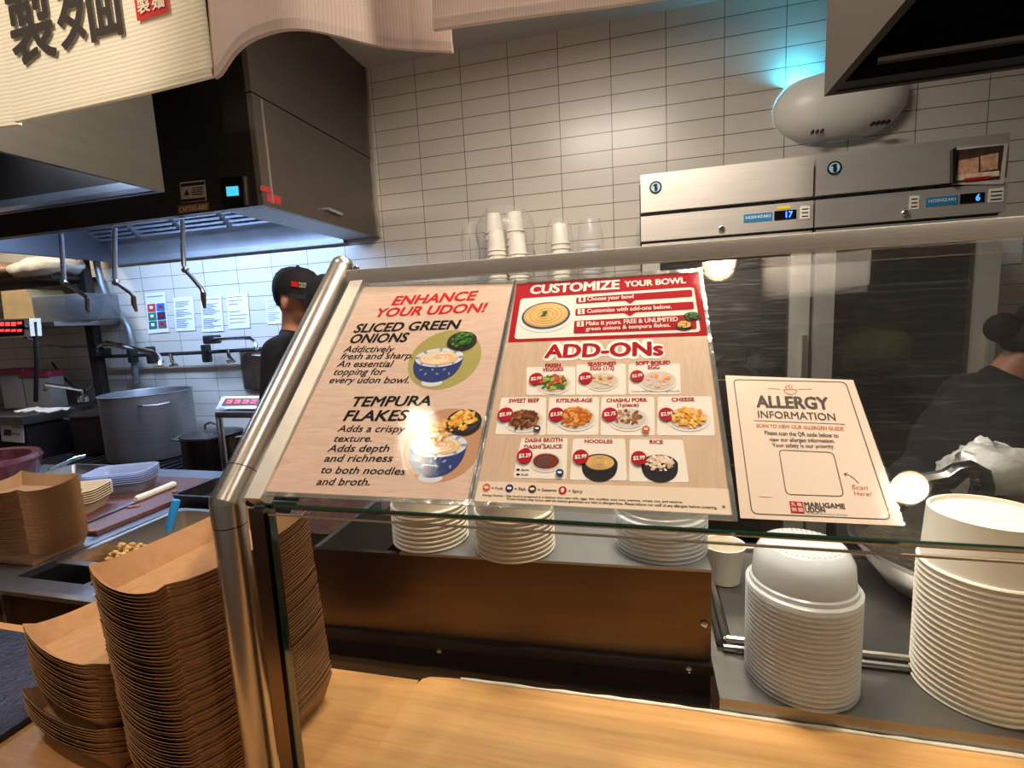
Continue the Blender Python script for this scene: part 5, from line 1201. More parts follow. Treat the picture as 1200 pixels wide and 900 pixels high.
S.text(m, 'Choose your bowl', (688.3, 354.0), (742.5, 350.8), 349.6, 0, 0.015, 0, 0.0024); S.text(m, 'Customize with add-ons below.', (687.9, 368.1), (787, 362.8), 363.6, 0, 0.015, 0, 0.0024)
S.text(m, 'Make it yours. FREE & UNLIMITED', (686.8, 382.8), (794.5, 377.6), 378.0, 0, 0.015, 0, 0.0024); S.text(m, 'green onions & tempura flakes.', (686.6, 388.9), (785.8, 384.2), 384.6, 0, 0.015, 0, 0.0024)
m.build('step_lettering', [PRINTW, RED], hd)
m = MB(); food(S, m, S.L(639.6, 372), S.w(639.6, 372, 64), 'noodle', 3, 0.0020, 0.78); m.build('bowl_picture', fm('udon', *NOOD, (230, 232, 232), (70, 84, 100)), hd)
m = MB(); c = S.L(638, 369.5); rnd = random.Random(2)
for k in range(14): S.ell(m, c + Vector((0.006 * (rnd.random() - 0.5), 0.008 * (rnd.random() - 0.5), 0)), 0.0018, 0.0013, 0.0033 + 0.00002 * k, 0, 7)
m.build('onion_picture', mat('print_onion_a', GREENS[0], 0.5), hd)
m = MB(); food(S, m, S.L(810.8, 372.5), S.w(810.8, 372.5, 21), 'pile', 7, 0.0024, 0.75); m.build('dish_picture', fm('onion', *GREENS, (40, 40, 40), (58, 58, 56)), hd)
m = MB(); food(S, m, S.L(801.4, 383.5), S.w(801.4, 383.5, 20), 'pile', 8, 0.0030, 0.75); m.build('dish_picture', fm('flake', *FLAKE, (40, 40, 40), (58, 58, 56)), hd)
m = MB(); S.text(m, 'ADD-ONs', (635.8, 421.3), (779.3, 418.0), 404.6, 0, 0.13, 0, 0.0015); m.build('title_outline', mat('outline_white', (250, 246, 238), 0.5, 0, 0.01), S.t)
m = MB(); S.text(m, 'ADD-ONs', (637.5, 420.2), (777.8, 417.0), 405.6, 0, 0.04, 0, 0.0019); m.build('title_lettering', RED, S.t)
BADGE = mat('badge_red_print', (176, 18, 38), 0.45)
cards = [
 ([(617.5, 431), (674.5, 430.3), (674.2, 463.8), (617, 463.6)], [('FRESH', (639, 431.4), (657.3, 430.8), 427.2), ('VEGGIES', (635.5, 436.4), (660.4, 435.6), 432.0)], (628.8, 445.7), '$2.99', (649.5, 451), 42, 'pile', ('veg', (64, 110, 46), (206, 70, 40), (164, 176, 84)), None),
 ([(675.8, 428), (733.2, 427.2), (734, 463.4), (675.2, 463.6)], [('SEASONED', (688.8, 429.9), (722, 429), 425.6), ('EGG (1/2)', (691.6, 435), (719.8, 434.2), 430.6)], (686.4, 444.6), '$1.99', (706, 448.4), 40, 'flat', ('egg', (226, 196, 150), (196, 110, 40), (236, 216, 186)), None),
 ([(736.8, 427.4), (796.6, 426.8), (797.8, 462.6), (736.4, 463)], [('SOFT BOILED', (745, 429), (785.4, 428), 424.6), ('EGG', (759.4, 433.6), (772.9, 433.4), 429.2)], (746.6, 442.4), '$2.99', (771, 447.5), 46, 'flat', ('softegg', (240, 190, 170), (240, 150, 60), (228, 200, 190)), ('A runny white poached with a golden yolk', (740, 460.6), (796.6, 460.2), 458.6)),
 ([(588, 466.6), (640.3, 466.2), (639.8, 510.6), (580.4, 509.6)], [('SWEET BEEF', (596.3, 472.8), (632, 472.2), 468.4)], (593, 487.5), '$5.99', (614, 494), 46, 'pile', ('beef', (132, 78, 44), (170, 108, 60), (92, 54, 34)), None),
 ([(644, 466.4), (702, 466), (701.4, 510.4), (640.8, 510.4)], [('KITSUNE-AGE', (652, 472.4), (694.3, 472), 468.2)], (652.5, 487.4), '$3.59', (675, 491.4), 50, 'pile', ('kitsune', (214, 128, 40), (232, 164, 84), (190, 100, 34)), None),
 ([(705, 466), (766.6, 465.6), (767.5, 511), (703.6, 511)], [('CHASHU PORK', (710.8, 472.2), (758.8, 471.6), 468.0), ('(1piece)', (723, 477.8), (748.8, 477.2), 473.6)], (714.8, 487.2), '$2.75', (735.5, 492.5), 48, 'flat', ('pork', (154, 104, 70), (186, 136, 96), (126, 80, 54)), None),
 ([(771, 465.6), (833.5, 465.2), (838, 511.4), (769.8, 511)], [('CHEESE', (787, 471.4), (813.8, 471), 467.2)], (781, 487.2), '$2.99', (806, 492), 52, 'pile', ('cheese', (240, 180, 70), (246, 204, 120), (224, 150, 50)), None),
 ([(611.5, 514.2), (665.3, 513.8), (664, 562.2), (601.3, 560.6)], [('DASHI BROTH', (615.5, 519), (659.5, 518.6), 514.6), ('or', (634.5, 522.2), (638.5, 522.2), 520.2), ('DASHI SAUCE', (614.5, 526.8), (658.8, 526.2), 522.4)], (615.6, 535.8), '$3.29', (640, 542.5), 38, 'soup', ('dashi', (122, 52, 36), (96, 70, 76), (160, 84, 52)), None),
 ([(672, 514.8), (732.5, 515), (735, 564), (667.8, 563)], [('NOODLES', (685, 519.9), (718, 520.3), 515.9)], (680.8, 537), '$2.99', (702.8, 544), 42, 'noodle', ('noodles', *NOOD), None),
 ([(738, 515.5), (800, 516), (807.5, 566.2), (737, 565)], [('RICE', (761.3, 520.8), (777, 521), 516.6)], (748.8, 538.5), '$2.99', (772.8, 545), 43, 'pile', ('rice', (232, 206, 184), (244, 226, 208), (214, 182, 158)), None)]
for k, (q, titles, bc, price, pc, pw, kind, fmv, note) in enumerate(cards):
    m = MB(); S.round(m, q, 0.0013, 0.003); cd = m.build('dish_card', PRINTW, S.t)
    m = MB()
    for body, p0, p1, vt in titles: S.text(m, body, p0, p1, vt, 0 if body != 'or' else 1, 0.03, 0, 0.0018)
    if note: S.text(m, *note[:3], note[3], 1, 0.0, 0.0, 0.0018)
    if 'dashi' in fmv[0]:
        S.text(m, 'Sauce', (611, 552.6), (620, 552.6), 550.2, 1, 0.02, 0, 0.0018); S.text(m, 'Broth', (611, 558.2), (619.4, 558.2), 555.8, 1, 0.02, 0, 0.0018)
        for vv in (551.3, 556.9): S.ell(m, S.L(607.5, vv), 0.0022, 0.0014, 0.0018, 1, 10)
    m.build('card_lettering', [RED, INK], cd)
    dark = fmv[0] in ('noodles', 'rice')
    m = MB(); food(S, m, S.L(*pc), S.w(*pc, pw), kind, 20 + k, 0.0018, 0.70 if not dark else 0.62)
    if dark:
        c = S.L(*pc); wd = S.w(*pc, pw); m.mi = 0; m.prism([c + Vector((wd * 0.5 * math.cos(a), -wd * 0.56 * math.sin(a) ** 0.75 if a not in (0,) else 0, 0.0017)) for a in [math.pi * j / 16 for j in range(16)]] + [c + Vector((-wd * 0.5, 0, 0.0017))], (0, 0, 0.0002))
    m.build('food_picture', fm(fmv[0], *fmv[1:], *(((38, 38, 40), (58, 58, 60)) if dark else ())), cd)
    m = MB(); c = S.L(*bc); r = S.w(*bc, 18.4 if k > 2 else 16.4) / 2; S.ell(m, c, r, r * 1.05, 0.0034, 0, 24)
    put_text(m, price, lambda x, y: c + Vector((x, y + x * 0.12, 0.0040)), -r * 0.74, r * 0.76, -r * 0.26, r * 0.28, 0.03, 0.0, 1)
    m.build('price_badge', [BADGE, PRINTW], cd)
for (u, v), colr, kind in (((630, 504), (70, 62, 50), 'd'), ((757, 505), (222, 96, 52), 'd'), ((656.5, 555.5), (36, 52, 112), 'f')):
    m = MB(); c = S.L(u, v); S.ell(m, c, 0.0044, 0.0044, 0.0038, 0, 18); S.ell(m, c, 0.0026, 0.0014, 0.0043, 1, 12); m.build('allergen_icon', [mat('icon_%d' % colr[0], colr, 0.5), PRINTW], S.t)
m = MB(); S.poly(m, [(561.6, 564.5), (854.2, 573.6), (858, 605), (556, 588.5)], 0.0013); ft = m.build('footer_band', CREAM, S.t)
for u, v, colr, kind in ((570.5, 572.2, (222, 96, 52), 0), (597.3, 573, (44, 48, 104), 0), (624, 574, (70, 62, 50), 1), (659.5, 575.5, (196, 34, 44), 2)):
    m = MB(); c = S.L(u, v); S.ell(m, c, 0.0046, 0.0050, 0.0017, 0, 20); S.ell(m, c, 0.0028 if kind != 2 else 0.0018, 0.0016 if kind != 2 else 0.0028, 0.0022, 1, 12); m.build('allergen_icon', [mat('icon_%d' % colr[0], colr, 0.5), PRINTW], ft)
m = MB()
for body, p0, p1, vt in (('= Pork', (576.3, 574.6), (589.8, 574.9), 571.2), ('= Fish', (603, 575.4), (616.3, 575.8), 572), ('= Sesame', (630, 576.4), (652.2, 577), 573), ('= Spicy', (665.8, 577.8), (682.8, 578.6), 574.2),
    ('Allergy Notice : Our food is prepared in a kitchen that uses milk, eggs, fish, shellfish, tree nuts, peanuts, wheat, soy, and sesame.', (565, 582), (799.8, 590.4), 579.6), ('Cross-contact may occur, and we cannot guarantee any item is allergen-free. Please inform our staff of any allergies before ordering.', (593.8, 586.4), (840.5, 597.2), 583.6)):
    S.text(m, body, p0, p1, vt, 0, 0.02)
c = S.L(848, 594.8)
for a in (0, 1.05, 2.1): S.line(m, [c + Vector((0.002 * math.cos(a), 0.002 * math.sin(a), 0)), c - Vector((0.002 * math.cos(a), 0.002 * math.sin(a), 0))], 0.0005, 0.0017)
m.build('footer_lettering', INK, ft)

# ---- allergy sign
qA = [(849.8, 440.6), (999.3, 446), (1059.4, 617), (867.5, 607.6)]
S = Sign('allergy_sign', 'cream laminated sheet reading Allergy Information taped to the glass', 'sign', qA)
m = MB(); S.poly(m, qA, 0.0006, 0, 0.0006); m.build('sheet', mat('allergy_cream', (240, 220, 198), 0.38, 0, 0.02, 9, coat=0.5), S.t)
m = MB(); P = [S.L(*p) for p in qA]; S.poly(m, qA, 0.0042, 0, 0.0004); m.build('lamination', SLEEVE, S.t)
BRN = mat('brown_ink', (66, 50, 44), 0.6); ORG = mat('orange_ink', (204, 110, 56), 0.6)
def loop(mb, q, r, wd, z, mi):
    P = [S.L(u, v) for u, v in q]; out = []
    for i in range(4):
        a, b, c_ = P[i - 1], P[i], P[(i + 1) % 4]; d0 = (a - b).normalized(); d1 = (c_ - b).normalized()
        for k in range(6):
            f = k / 5; p0 = b + d0 * r; p1 = b + d1 * r; out.append((p0 * (1 - f) + b * f) * (1 - f) + (b * (1 - f) + p1 * f) * f)
    S.line(mb, out + [out[0], out[1]], wd, z, mi)
m = MB()
loop(m, [(859.5, 445.6), (990.5, 448.6), (1043.5, 609.5), (881, 602.6)], 0.006, 0.0009, 0.0015, 0); loop(m, [(912.4, 528), (976, 531), (988.5, 582.4), (921, 580)], 0.005, 0.0008, 0.0015, 0)
S.line(m, [S.L(883, 493.6), S.L(989.6, 498)], 0.0006, 0.0015, 0); S.line(m, [S.L(889, 582.6), S.L(905, 583.4)], 0.0005, 0.0015, 1)
S.line(m, [S.L(899.5, 456), S.L(914, 457)], 0.0006, 0.0015, 1); S.line(m, [S.L(935, 457), S.L(950.5, 456.8)], 0.0006, 0.0015, 1)
S.line(m, [S.L(989, 556), S.L(995, 558), S.L(1001, 562), S.L(1005.5, 567)], 0.0007, 0.0015, 0); S.line(m, [S.L(992.5, 555), S.L(988.6, 556), S.L(991, 559)], 0.0007, 0.0015, 0)
c = S.L(925.5, 457.5)
S.line(m, [c + Vector((0.0065 * math.cos(a), 0.0065 * math.sin(a), 0)) for a in [math.pi + math.pi * k / 12 for k in range(13)]] , 0.0009, 0.0015, 1); S.line(m, [c + Vector((-0.0068, 0, 0)), c + Vector((0.0068, 0, 0))], 0.0009, 0.0015, 1)
for dx in (-0.003, 0.0, 0.003): S.line(m, [c + Vector((dx, 0.001, 0)), c + Vector((dx - 0.0012, 0.004, 0)), c + Vector((dx + 0.001, 0.0075 if dx == 0 else 0.006, 0))], 0.0008, 0.0015, 1)
m.build('border_lines', [BRN, ORG], S.t)
m = MB()
S.text(m, 'ALLERGY', (886.4, 477.6), (972.4, 480.4), 464.6, 0, 0.03); S.text(m, 'INFORMATION', (888.4, 490.2), (979.3, 493.8), 482.2, 0, 0.008)
S.text(m, 'SCAN TO VIEW OUR ALLERGEN GUIDE', (886.4, 501.2), (988.4, 505.3), 497.4, 1, 0.01)
S.text(m, 'Please scan the QR code below to', (896, 510), (982.4, 513.6), 505.4, 0, 0.01); S.text(m, 'view our allergen information.', (901.5, 517.8), (978, 519.6), 513.4, 0, 0.01); S.text(m, 'Your safety is our priority.', (905, 524.4), (978, 526.2), 520, 0, 0.01)
S.text(m, 'Scan', (998, 574), (1017, 575), 568.8, 1, 0.0, 0.2); S.text(m, 'Here!', (1000.5, 581.4), (1021.5, 582.2), 576.4, 1, 0.0, 0.2)
S.text(m, 'MARUGAME', (942.4, 594.4), (990.2, 596.8), 589, 0, 0.03); S.text(m, 'UDON', (943.6, 600.6), (967.2, 601.2), 595.4, 0, 0.03); S.text(m, 'JAPANESE NOODLES & TEMPURA', (945, 603), (993, 605.2), 601.6, 0, 0.0)
m.build('lettering', [BRN, ORG], S.t)
m = MB(); q = [(924.6, 588), (940, 588.8), (942.6, 602.4), (926.6, 601.6)]; S.poly(m, q, 0.0015); lg = m.build('red_seal', REDB, S.t)
m = MB(); a = S.L(926.6, 601.6); b = S.L(942.6, 602.4); ww = (b - a).x; hh = S.L(924.6, 588).y - a.y
for ch, ci, ri in (('丸', 0, 1), ('亀', 1, 1), ('製', 0, 0), ('麺', 1, 0)):
    put_text(m, ch, lambda x, y: a + Vector((x, y, 0.0022)), ww * (0.08 + 0.46 * ci), ww * (0.46 + 0.46 * ci), hh * (0.12 + 0.46 * ri), hh * (0.38 + 0.46 * ri), 0.02)
m.build('seal_characters', CREAM, lg)

for nm_, m_ in MATS.items():
    if nm_.startswith(('print_', 'bowl_', 'circle_', 'icon_', 'badge_red')) and m_.node_tree.nodes.get('Principled BSDF'):
        m_.node_tree.nodes['Principled BSDF'].inputs['Specular IOR Level'].default_value = 0.08
for m_ in (SIGNWOOD, SIGNBEIGE): m_.node_tree.nodes['Principled BSDF'].inputs['Specular IOR Level'].default_value = 0.15
# ================================================================== KRAFT TRAY STACKS
def tray_mesh(L, W, h, name, mt):
    """kraft board food tray: raised corners, bowed rim that dips between them"""
    N = 10; th = 0.0011; bL, bW = L * 0.88, W * 0.85
    def outline(z_rel, sL, sW, bulge, dip):
        pts = []
        cs = [(-sL / 2, -sW / 2), (sL / 2, -sW / 2), (sL / 2, sW / 2), (-sL / 2, sW / 2)]
        for i in range(4):
            a = Vector(cs[i]); b = Vector(cs[(i + 1) % 4]); d = (b - a); nn = Vector((d.y, -d.x)).normalized(); ln = d.length
            for k in range(N):
                f = k / N; e = 4 * f * (1 - f); e2 = e ** 0.6
                pts.append(Vector((a.x + d.x * f + nn.x * bulge * e, a.y + d.y * f + nn.y * bulge * e, z_rel - dip * e2 * (1.0 if ln < (L + W) / 2 else 0.62))))
        return pts
    m = MB()
    o0 = outline(0, bL, bW, 0, 0); o1 = outline(h, L, W, 0.010, 0.020)
    i0 = [Vector((p.x * 0.99, p.y * 0.99, p.z + th)) for p in o0]; i1 = [Vector((p.x * 0.993, p.y * 0.99, p.z)) for p in o1]
    mid = [(a + b) / 2 for a, b in zip(o0, o1)]; imid = [(a + b) / 2 for a, b in zip(i0, i1)]
    m.rings([o0, mid, o1, i1, imid, i0], True, True, True)
    return m.build(name, mt, angle=25)
tray0 = [None]; TL, TW, TH = 0.247, 0.172, 0.048
def tray_stack(n, cb, ct, step, ang, tilt0, tilt1, label, first_only=None, group='kraft food trays in the stacks', seed=1):
    rnd = random.Random(seed)
    for k in range(n):
        f = k / max(1, n - 1)
        lab = label % ordinal(n - 1 - k)
        if tray0[0] is None: tray0[0] = tray_mesh(TL, TW, TH, 'kraft_tray', KRAFT); tag(tray0[0], lab, 'tray', group); o = tray0[0]
        else: o = clone(tray0[0], label=lab)
        j = 0.0 if k == 0 else 1.0
        o.location = (cb[0] + (ct[0] - cb[0]) * f + j * 0.0016 * (rnd.random() - 0.5), cb[1] + (ct[1] - cb[1]) * f + j * 0.0016 * (rnd.random() - 0.5), cb[2] + step * k)
        tl = tilt0 + (tilt1 - tilt0) * f + j * 0.006 * (rnd.random() - 0.5)
        o.rotation_euler = Euler((j * 0.006 * (rnd.random() - 0.5), -tl, ang + j * 0.02 * (rnd.random() - 0.5)), 'XYZ')
tray_stack(60, (-0.665, 0.615, WZ - 0.002), (-0.680, 0.614, 0), 0.00528, math.radians(82), 0.0, 0.03, 'kraft paper tray, %s of the tallest stack behind the steel post', seed=2)
tray_stack(10, (-0.905, 0.602, WZ - 0.001), (-0.905, 0.602, 0), 0.0047, math.radians(-9), 0, 0, 'kraft paper tray, %s of the lower short stack left of the tallest stack', seed=3)
tray_stack(21, (-0.905, 0.612, WZ + 0.056), (-0.900, 0.610, 0), 0.0047, math.radians(-13), 0, 0, 'kraft paper tray, %s of the open stack resting on the lower short stack', seed=4)
tray_stack(43, (-1.915, 1.082, BZ + 0.001), (-1.918, 1.082, 0), 0.0047, math.radians(2), 0, 0, 'kraft paper tray, %s of the bench stack left of the cutting board', seed=5)

# ================================================================== BOWLS AND LIDS
def stack(proto, n, c, step, label, top_label=None):
    for k in range(n):
        lab = label % ordinal(n - 1 - k)
        o = clone(proto[0], label=lab) if proto[1] else proto[0]
        if not proto[1]: o['label'] = lab; proto[1] = True
        o.location = (c[0], c[1], c[2] + step * k); o.rotation_euler = (0, 0, 0.7 * k)
def bowl_profile(r, rb, h):
    return [(r - 0.003, 0.0), (r + 0.0005, 0.0008), (r + 0.0015, 0.003), (r, 0.0052), (r - 0.003, 0.0055), (r - 0.0035, 0.008), (rb + 0.001, h - 0.001), (rb - 0.001, h), (rb - 0.004, h - 0.0005), (rb - 0.005, h - 0.007), (0.0005, h - 0.0075)]
m = MB(); m.lathe(bowl_profile(0.0885, 0.079, 0.095), (0, 0, 0), 48, cap1=True); big = [tag(m.build('paper_bowl', PAPERW), 'x', 'bowl', 'upturned white paper bowls'), False]
stack(big, 21, (0.536, 0.930, SHT), 0.0108, 'upturned white paper bowl, %s of the tall stack at the right edge')
m = MB(); m.lathe(bowl_profile(0.080, 0.068, 0.062), (0, 0, 0), 44, cap1=True); small = [tag(m.build('paper_bowl', PAPERW), 'x', 'bowl', 'upturned white paper bowls'), False]
RT = RZT + 0.0055
c1 = PZ(500, 648, RT); c2 = PZ(600, 660, RT); c3 = PZ(773, 662, RT)
stack(small, 9, (c1.x - 0.022, c1.y + 0.074, RT), 0.0098, 'upturned white paper bowl, %s of the left stack on the riser')
stack(small, 9, (c2.x - 0.012, c2.y + 0.074, RT), 0.0098, 'upturned white paper bowl, %s of the second stack on the riser')
m = MB(); r = 0.0885
m.lathe([(r - 0.004, 0.0), (r, 0.0006), (r + 0.0008, 0.003), (r - 0.002, 0.0046), (r - 0.005, 0.005), (r - 0.0055, 0.012), (r - 0.009, 0.014), (r - 0.012, 0.052), (r - 0.016, 0.060), (r - 0.024, 0.074), (r - 0.028, 0.076), (0.0005, 0.0765)], (0, 0, 0), 48, cap1=True)
lidp = tag(m.build('plastic_container', LID), 'x', 'container', 'upturned frosted plastic containers')
m = MB()
for k in range(-7, 8):
    y = k * 0.0078; w_ = math.sqrt(max(0.0, 0.057 ** 2 - y * y)); m.box((-w_, y - 0.0012, 0.0766), (w_, y + 0.0012, 0.0778))
rb = m.build('top_ribs', LID, lidp)
lidq = [lidp, False]
stack(lidq, 21, (0.262, 0.907, SHT), 0.0086, 'upturned frosted plastic container, %s of the tall stack on the worktop')
stack(lidq, 9, (c3.x + 0.004, c3.y + 0.087, RT), 0.0086, 'upturned frosted plastic container, %s of the stack on the riser shelf')
cx_ = PY(848, 650, 1.2)
m = MB(); m.lathe([(0.0005, 0.004), (0.034, 0.004), (0.035, 0.0), (0.0365, 0.001), (0.0455, 0.086), (0.0485, 0.0875), (0.049, 0.090), (0.047, 0.0915), (0.0445, 0.090), (0.0355, 0.008), (0.0005, 0.0075)], (cx_.x, 1.2, SHT + 0.013), 36); tag(m.build('paper_cup', PAPERW, loc=(cx_.x, 1.2, SHT + 0.013)), 'single open white paper cup right of the riser shelf', 'cup')

# ================================================================== THINGS BEHIND THE GUARD AT RIGHT
mq = PZ(1015, 640, SHT + 0.12); MX, MY = mq.x + 0.222, mq.y + 0.03
t = thing('mixing_bowl', 'large round steel mixing bowl between the lid and bowl stacks', 'bowl', (MX, MY, SHT))
m = MB(); m.lathe([(0.0005, 0.002), (0.12, 0.002), (0.17, 0.03), (0.205, 0.075), (0.222, 0.112), (0.232, 0.114), (0.236, 0.119), (0.232, 0.124), (0.219, 0.120), (0.200, 0.08), (0.165, 0.036), (0.0005, 0.01)], (MX, MY, SHT), 56); m.build('bowl', STEEL, t)
m = MB(); m.lathe([(0.208, 0.096), (0.12, 0.104), (0.0005, 0.106)], (MX, MY, SHT), 32); m.build('food', mat('dark_greens', (46, 42, 30), 0.6, 0, 0.5, 24, 0.8, 60), t)
m = MB(); m.tube([(MX - 0.10, MY - 0.08, SHT + 0.10), (MX - 0.07, MY - 0.03, SHT + 0.17), (MX - 0.06, MY + 0.05, SHT + 0.2)], 0.008, 8); tag(m.build('serving_spoon', mat('bamboo', (186, 168, 110), 0.5)), 'pale serving spoon handle in the steel mixing bowl', 'spoon')
t = thing('food_bin', 'black bin under the white plastic bag at right', 'bin', (1.2, 1.28, SHT))
m = MB(); m.bbox((0.955, 1.16, SHT + 0.001), (1.5, 1.39, SHT + 0.16), 0.02); m.build('bin', BLACK, t)
rnd = random.Random(12)
bA = [PY(u, v, 1.24) for u, v in ((1108, 556), (1119, 531), (1151, 511), (1172, 519), (1215, 533), (1230, 575), (1150, 574))]
m = MB(); m.prism(bA, (0.02, 0.10, -0.05)); bmesh.ops.subdivide_edges(m.bm, edges=list(m.bm.edges), cuts=4, use_grid_fill=True)
for v in m.bm.verts: v.co += Vector((rnd.random() - 0.5, rnd.random() - 0.5, rnd.random() - 0.5)) * 0.008
tag(m.build('plastic_bag', mat('grey_bag', (208, 206, 204), 0.3, 0, 0.06, 20, 0.4, 30), angle=0), 'crumpled white plastic bag in front of the bending cook', 'bag')
m = MB(); m.tube([PY(u, v, 1.08) for u, v in ((1040, 600), (1066, 578), (1088, 566), (1110, 562), (1124, 552), (1137, 549), (1149, 556), (1152, 570), (1146, 590), (1136, 612))], [0.014, 0.018, 0.020, 0.020, 0.017, 0.016, 0.017, 0.018, 0.018, 0.016], 10); tag(m.build('bent_ladle', BLACKG), 'black curved ladle handle before the white bag', 'ladle')
m = MB(); g = []
for i in range(14):
    row = []
    for j in range(8):
        p = Vector((0.97 + 0.035 * i, 1.18 + 0.024 * j, SHT + 0.19 + 0.03 * math.sin(i * 0.9 + j) * 0.5 + 0.03 * rnd.random()))
        row.append(p)
    g.append(row)
m.rings(g, False, False, False); tag(m.build('plastic_film', mat('dark_film', (40, 40, 40), 0.2, 0, 0.2, 12, 0.6, 40), angle=0), 'dark plastic film bunched on the black bin', 'film')

# ================================================================== PREP BENCH ITEMS
BRD = mat('brown_board', (94, 54, 47), 0.5, 0, 0.16, 9, 0.15, 30)
p0 = PZ(96, 643, 0.918); p1 = PZ(240, 568, 0.918)
m = MB(); m.bbox((-2.50, 1.22, BZ), (-1.835, 1.78, BZ + 0.018), 0.005); tag(m.build('cutting_board', BRD, loc=(-2.1, 1.5, BZ)), 'reddish brown cutting board on the prep bench', 'cutting board')
zb = BZ + 0.030
a = PZ(160, 585, zb); b = PZ(205, 567, zb); tip = PZ(97, 612, zb)
d = (b - a).normalized()
t = thing('knife', 'kitchen knife with white handle on the brown cutting board', 'knife', tuple(a))
m = MB(); m.tube([a - d * 0.004, a + d * 0.01, a + (b - a) * 0.4, a + (b - a) * 0.8, b - d * 0.01, b], [0.011, 0.015, 0.013, 0.014, 0.015, 0.010], 12); m.build('handle', mat('white_handle', (232, 222, 202), 0.4, 0, 0.04), t)
m = MB(); s_ = d.cross(Vector((0, 0, 1))); bl_ = [a + s_ * 0.012, tip + s_ * 0.002, tip - s_ * 0.016, a - s_ * 0.016]; m.prism([Vector((p.x, p.y, BZ + 0.0215)) for p in bl_], (0, 0, 0.002)); m.build('blade', STEELD, t)
rnd = random.Random(4)
for k, (u, v) in enumerate(((152, 594), (160, 593), (178, 578), (108, 622), (205, 576))):
    blob('food_scrap', 'brown food scrap on the cutting board, %s' % ('below the knife bolster', 'right of the bolster scrap', 'above the knife handle middle', 'at the near end of the board', 'beyond the knife handle end')[k], 'food scrap', tuple(PZ(u, v, BZ + 0.022)), (0.012, 0.009, 0.004), mat('scrap', (150, 90, 66), 0.6), 'scraps on the cutting board', 30 + k, 0.5)
# hotel pan with flakes
t = thing('hotel_pan', 'steel pan holding tempura flakes, sunk in the bench well', 'pan', (-1.5, 1.2, BZ))
hx0, hx1, hy0, hy1 = -1.725, -1.33, 1.015, 1.45; hz_ = BZ + 0.018; dp = 0.10
def rr(x0, x1, y0, y1, r, z):
    out = []
    for cx, cy, a0 in ((x1 - r, y1 - r, 0), (x0 + r, y1 - r, math.pi / 2), (x0 + r, y0 + r, math.pi), (x1 - r, y0 + r, 1.5 * math.pi)):
        for k in range(6): a = a0 + k * math.pi / 10; out.append(Vector((cx + r * math.cos(a), cy + r * math.sin(a), z)))
    return out
m = MB(); m.rings([rr(hx0 + 0.03, hx1 - 0.03, hy0 + 0.03, hy1 - 0.03, 0.03, hz_ - dp - 0.002), rr(hx0 + 0.018, hx1 - 0.018, hy0 + 0.018, hy1 - 0.018, 0.03, hz_ - 0.004), rr(hx0, hx1, hy0, hy1, 0.022, hz_ - 0.004), rr(hx0, hx1, hy0, hy1, 0.022, hz_), rr(hx0 + 0.022, hx1 - 0.022, hy0 + 0.022, hy1 - 0.022, 0.03, hz_), rr(hx0 + 0.034, hx1 - 0.034, hy0 + 0.034, hy1 - 0.034, 0.03, hz_ - dp)], True, True, True); m.build('pan', STEEL, t)
rnd = random.Random(6); m = MB()
cf_ = PZ(146, 652, hz_ - 0.055)
for k in range(300):
    a_ = rnd.random() * math.tau; q_ = rnd.random() ** 0.5
    x = cf_.x + 0.10 * q_ * math.cos(a_); y = cf_.y + 0.11 * q_ * math.sin(a_)
    if not (hx0 + 0.045 < x < hx1 - 0.045 and hy0 + 0.045 < y < hy1 - 0.045): continue
    z = hz_ - dp + 0.012 + (0.075 * (1 - q_ ** 1.5)) * rnd.random() ** 0.5; m.ell((x, y, z), (0.010 + 0.006 * rnd.random(), 0.009, 0.007), 6)
o = m.build('tempura_flakes', mat('tempura', (206, 158, 86), 0.7, 0, 0.2, 60, 0.5, 90), t, angle=0); o['kind'] = 'stuff'
a = PZ(197, 622, BZ + 0.03); top = PY(207, 585, a.y + 0.03)
t = thing('serving_spoon', 'bright blue handled serving spoon standing in the flake pan', 'spoon', tuple(a))
d = (top - a).normalized()
m = MB(); m.tube([a + d * 0.0, a + d * 0.012, top - d * 0.012, top - d * 0.003, top], [0.009, 0.0115, 0.0135, 0.0125, 0.007], 14); m.build('handle', mat('blue_plastic', (44, 142, 206), 0.3), t)
m = MB(); m.tube([a, a - d * 0.03, (a.x + 0.03, a.y - 0.02, hz_ - 0.075)], 0.005, 8); m.build('shaft', CHROME, t)
# black inserts right of the pan
for k, (x0, x1, y0, y1, z1, lab) in enumerate(((-1.80, -1.37, 1.475, 1.70, 0.955, 'black plastic insert behind the flake pan'), (-1.315, -1.05, 1.0, 1.46, 0.965, 'black plastic insert right of the flake pan'))):
    m = MB(); s = 0.012; zb0 = BZ - 0.2 if k else BZ
    zb0 = BZ + 0.0005 if k == 0 else BZ - 0.001
    m.rings([rr(x0 + 0.01, x1 - 0.01, y0 + 0.01, y1 - 0.01, 0.02, zb0), rr(x0, x1, y0, y1, 0.02, z1), rr(x0 + s, x1 - s, y0 + s, y1 - s, 0.018, z1), rr(x0 + s + 0.01, x1 - s - 0.01, y0 + s + 0.01, y1 - s - 0.01, 0.018, zb0 + 0.008)], True, True, True); tag(m.build('insert_pan', mat('black_insert', (30, 28, 30), 0.35, 0, 0.1), loc=((x0 + x1) / 2, (y0 + y1) / 2, zb0)), lab, 'pan')
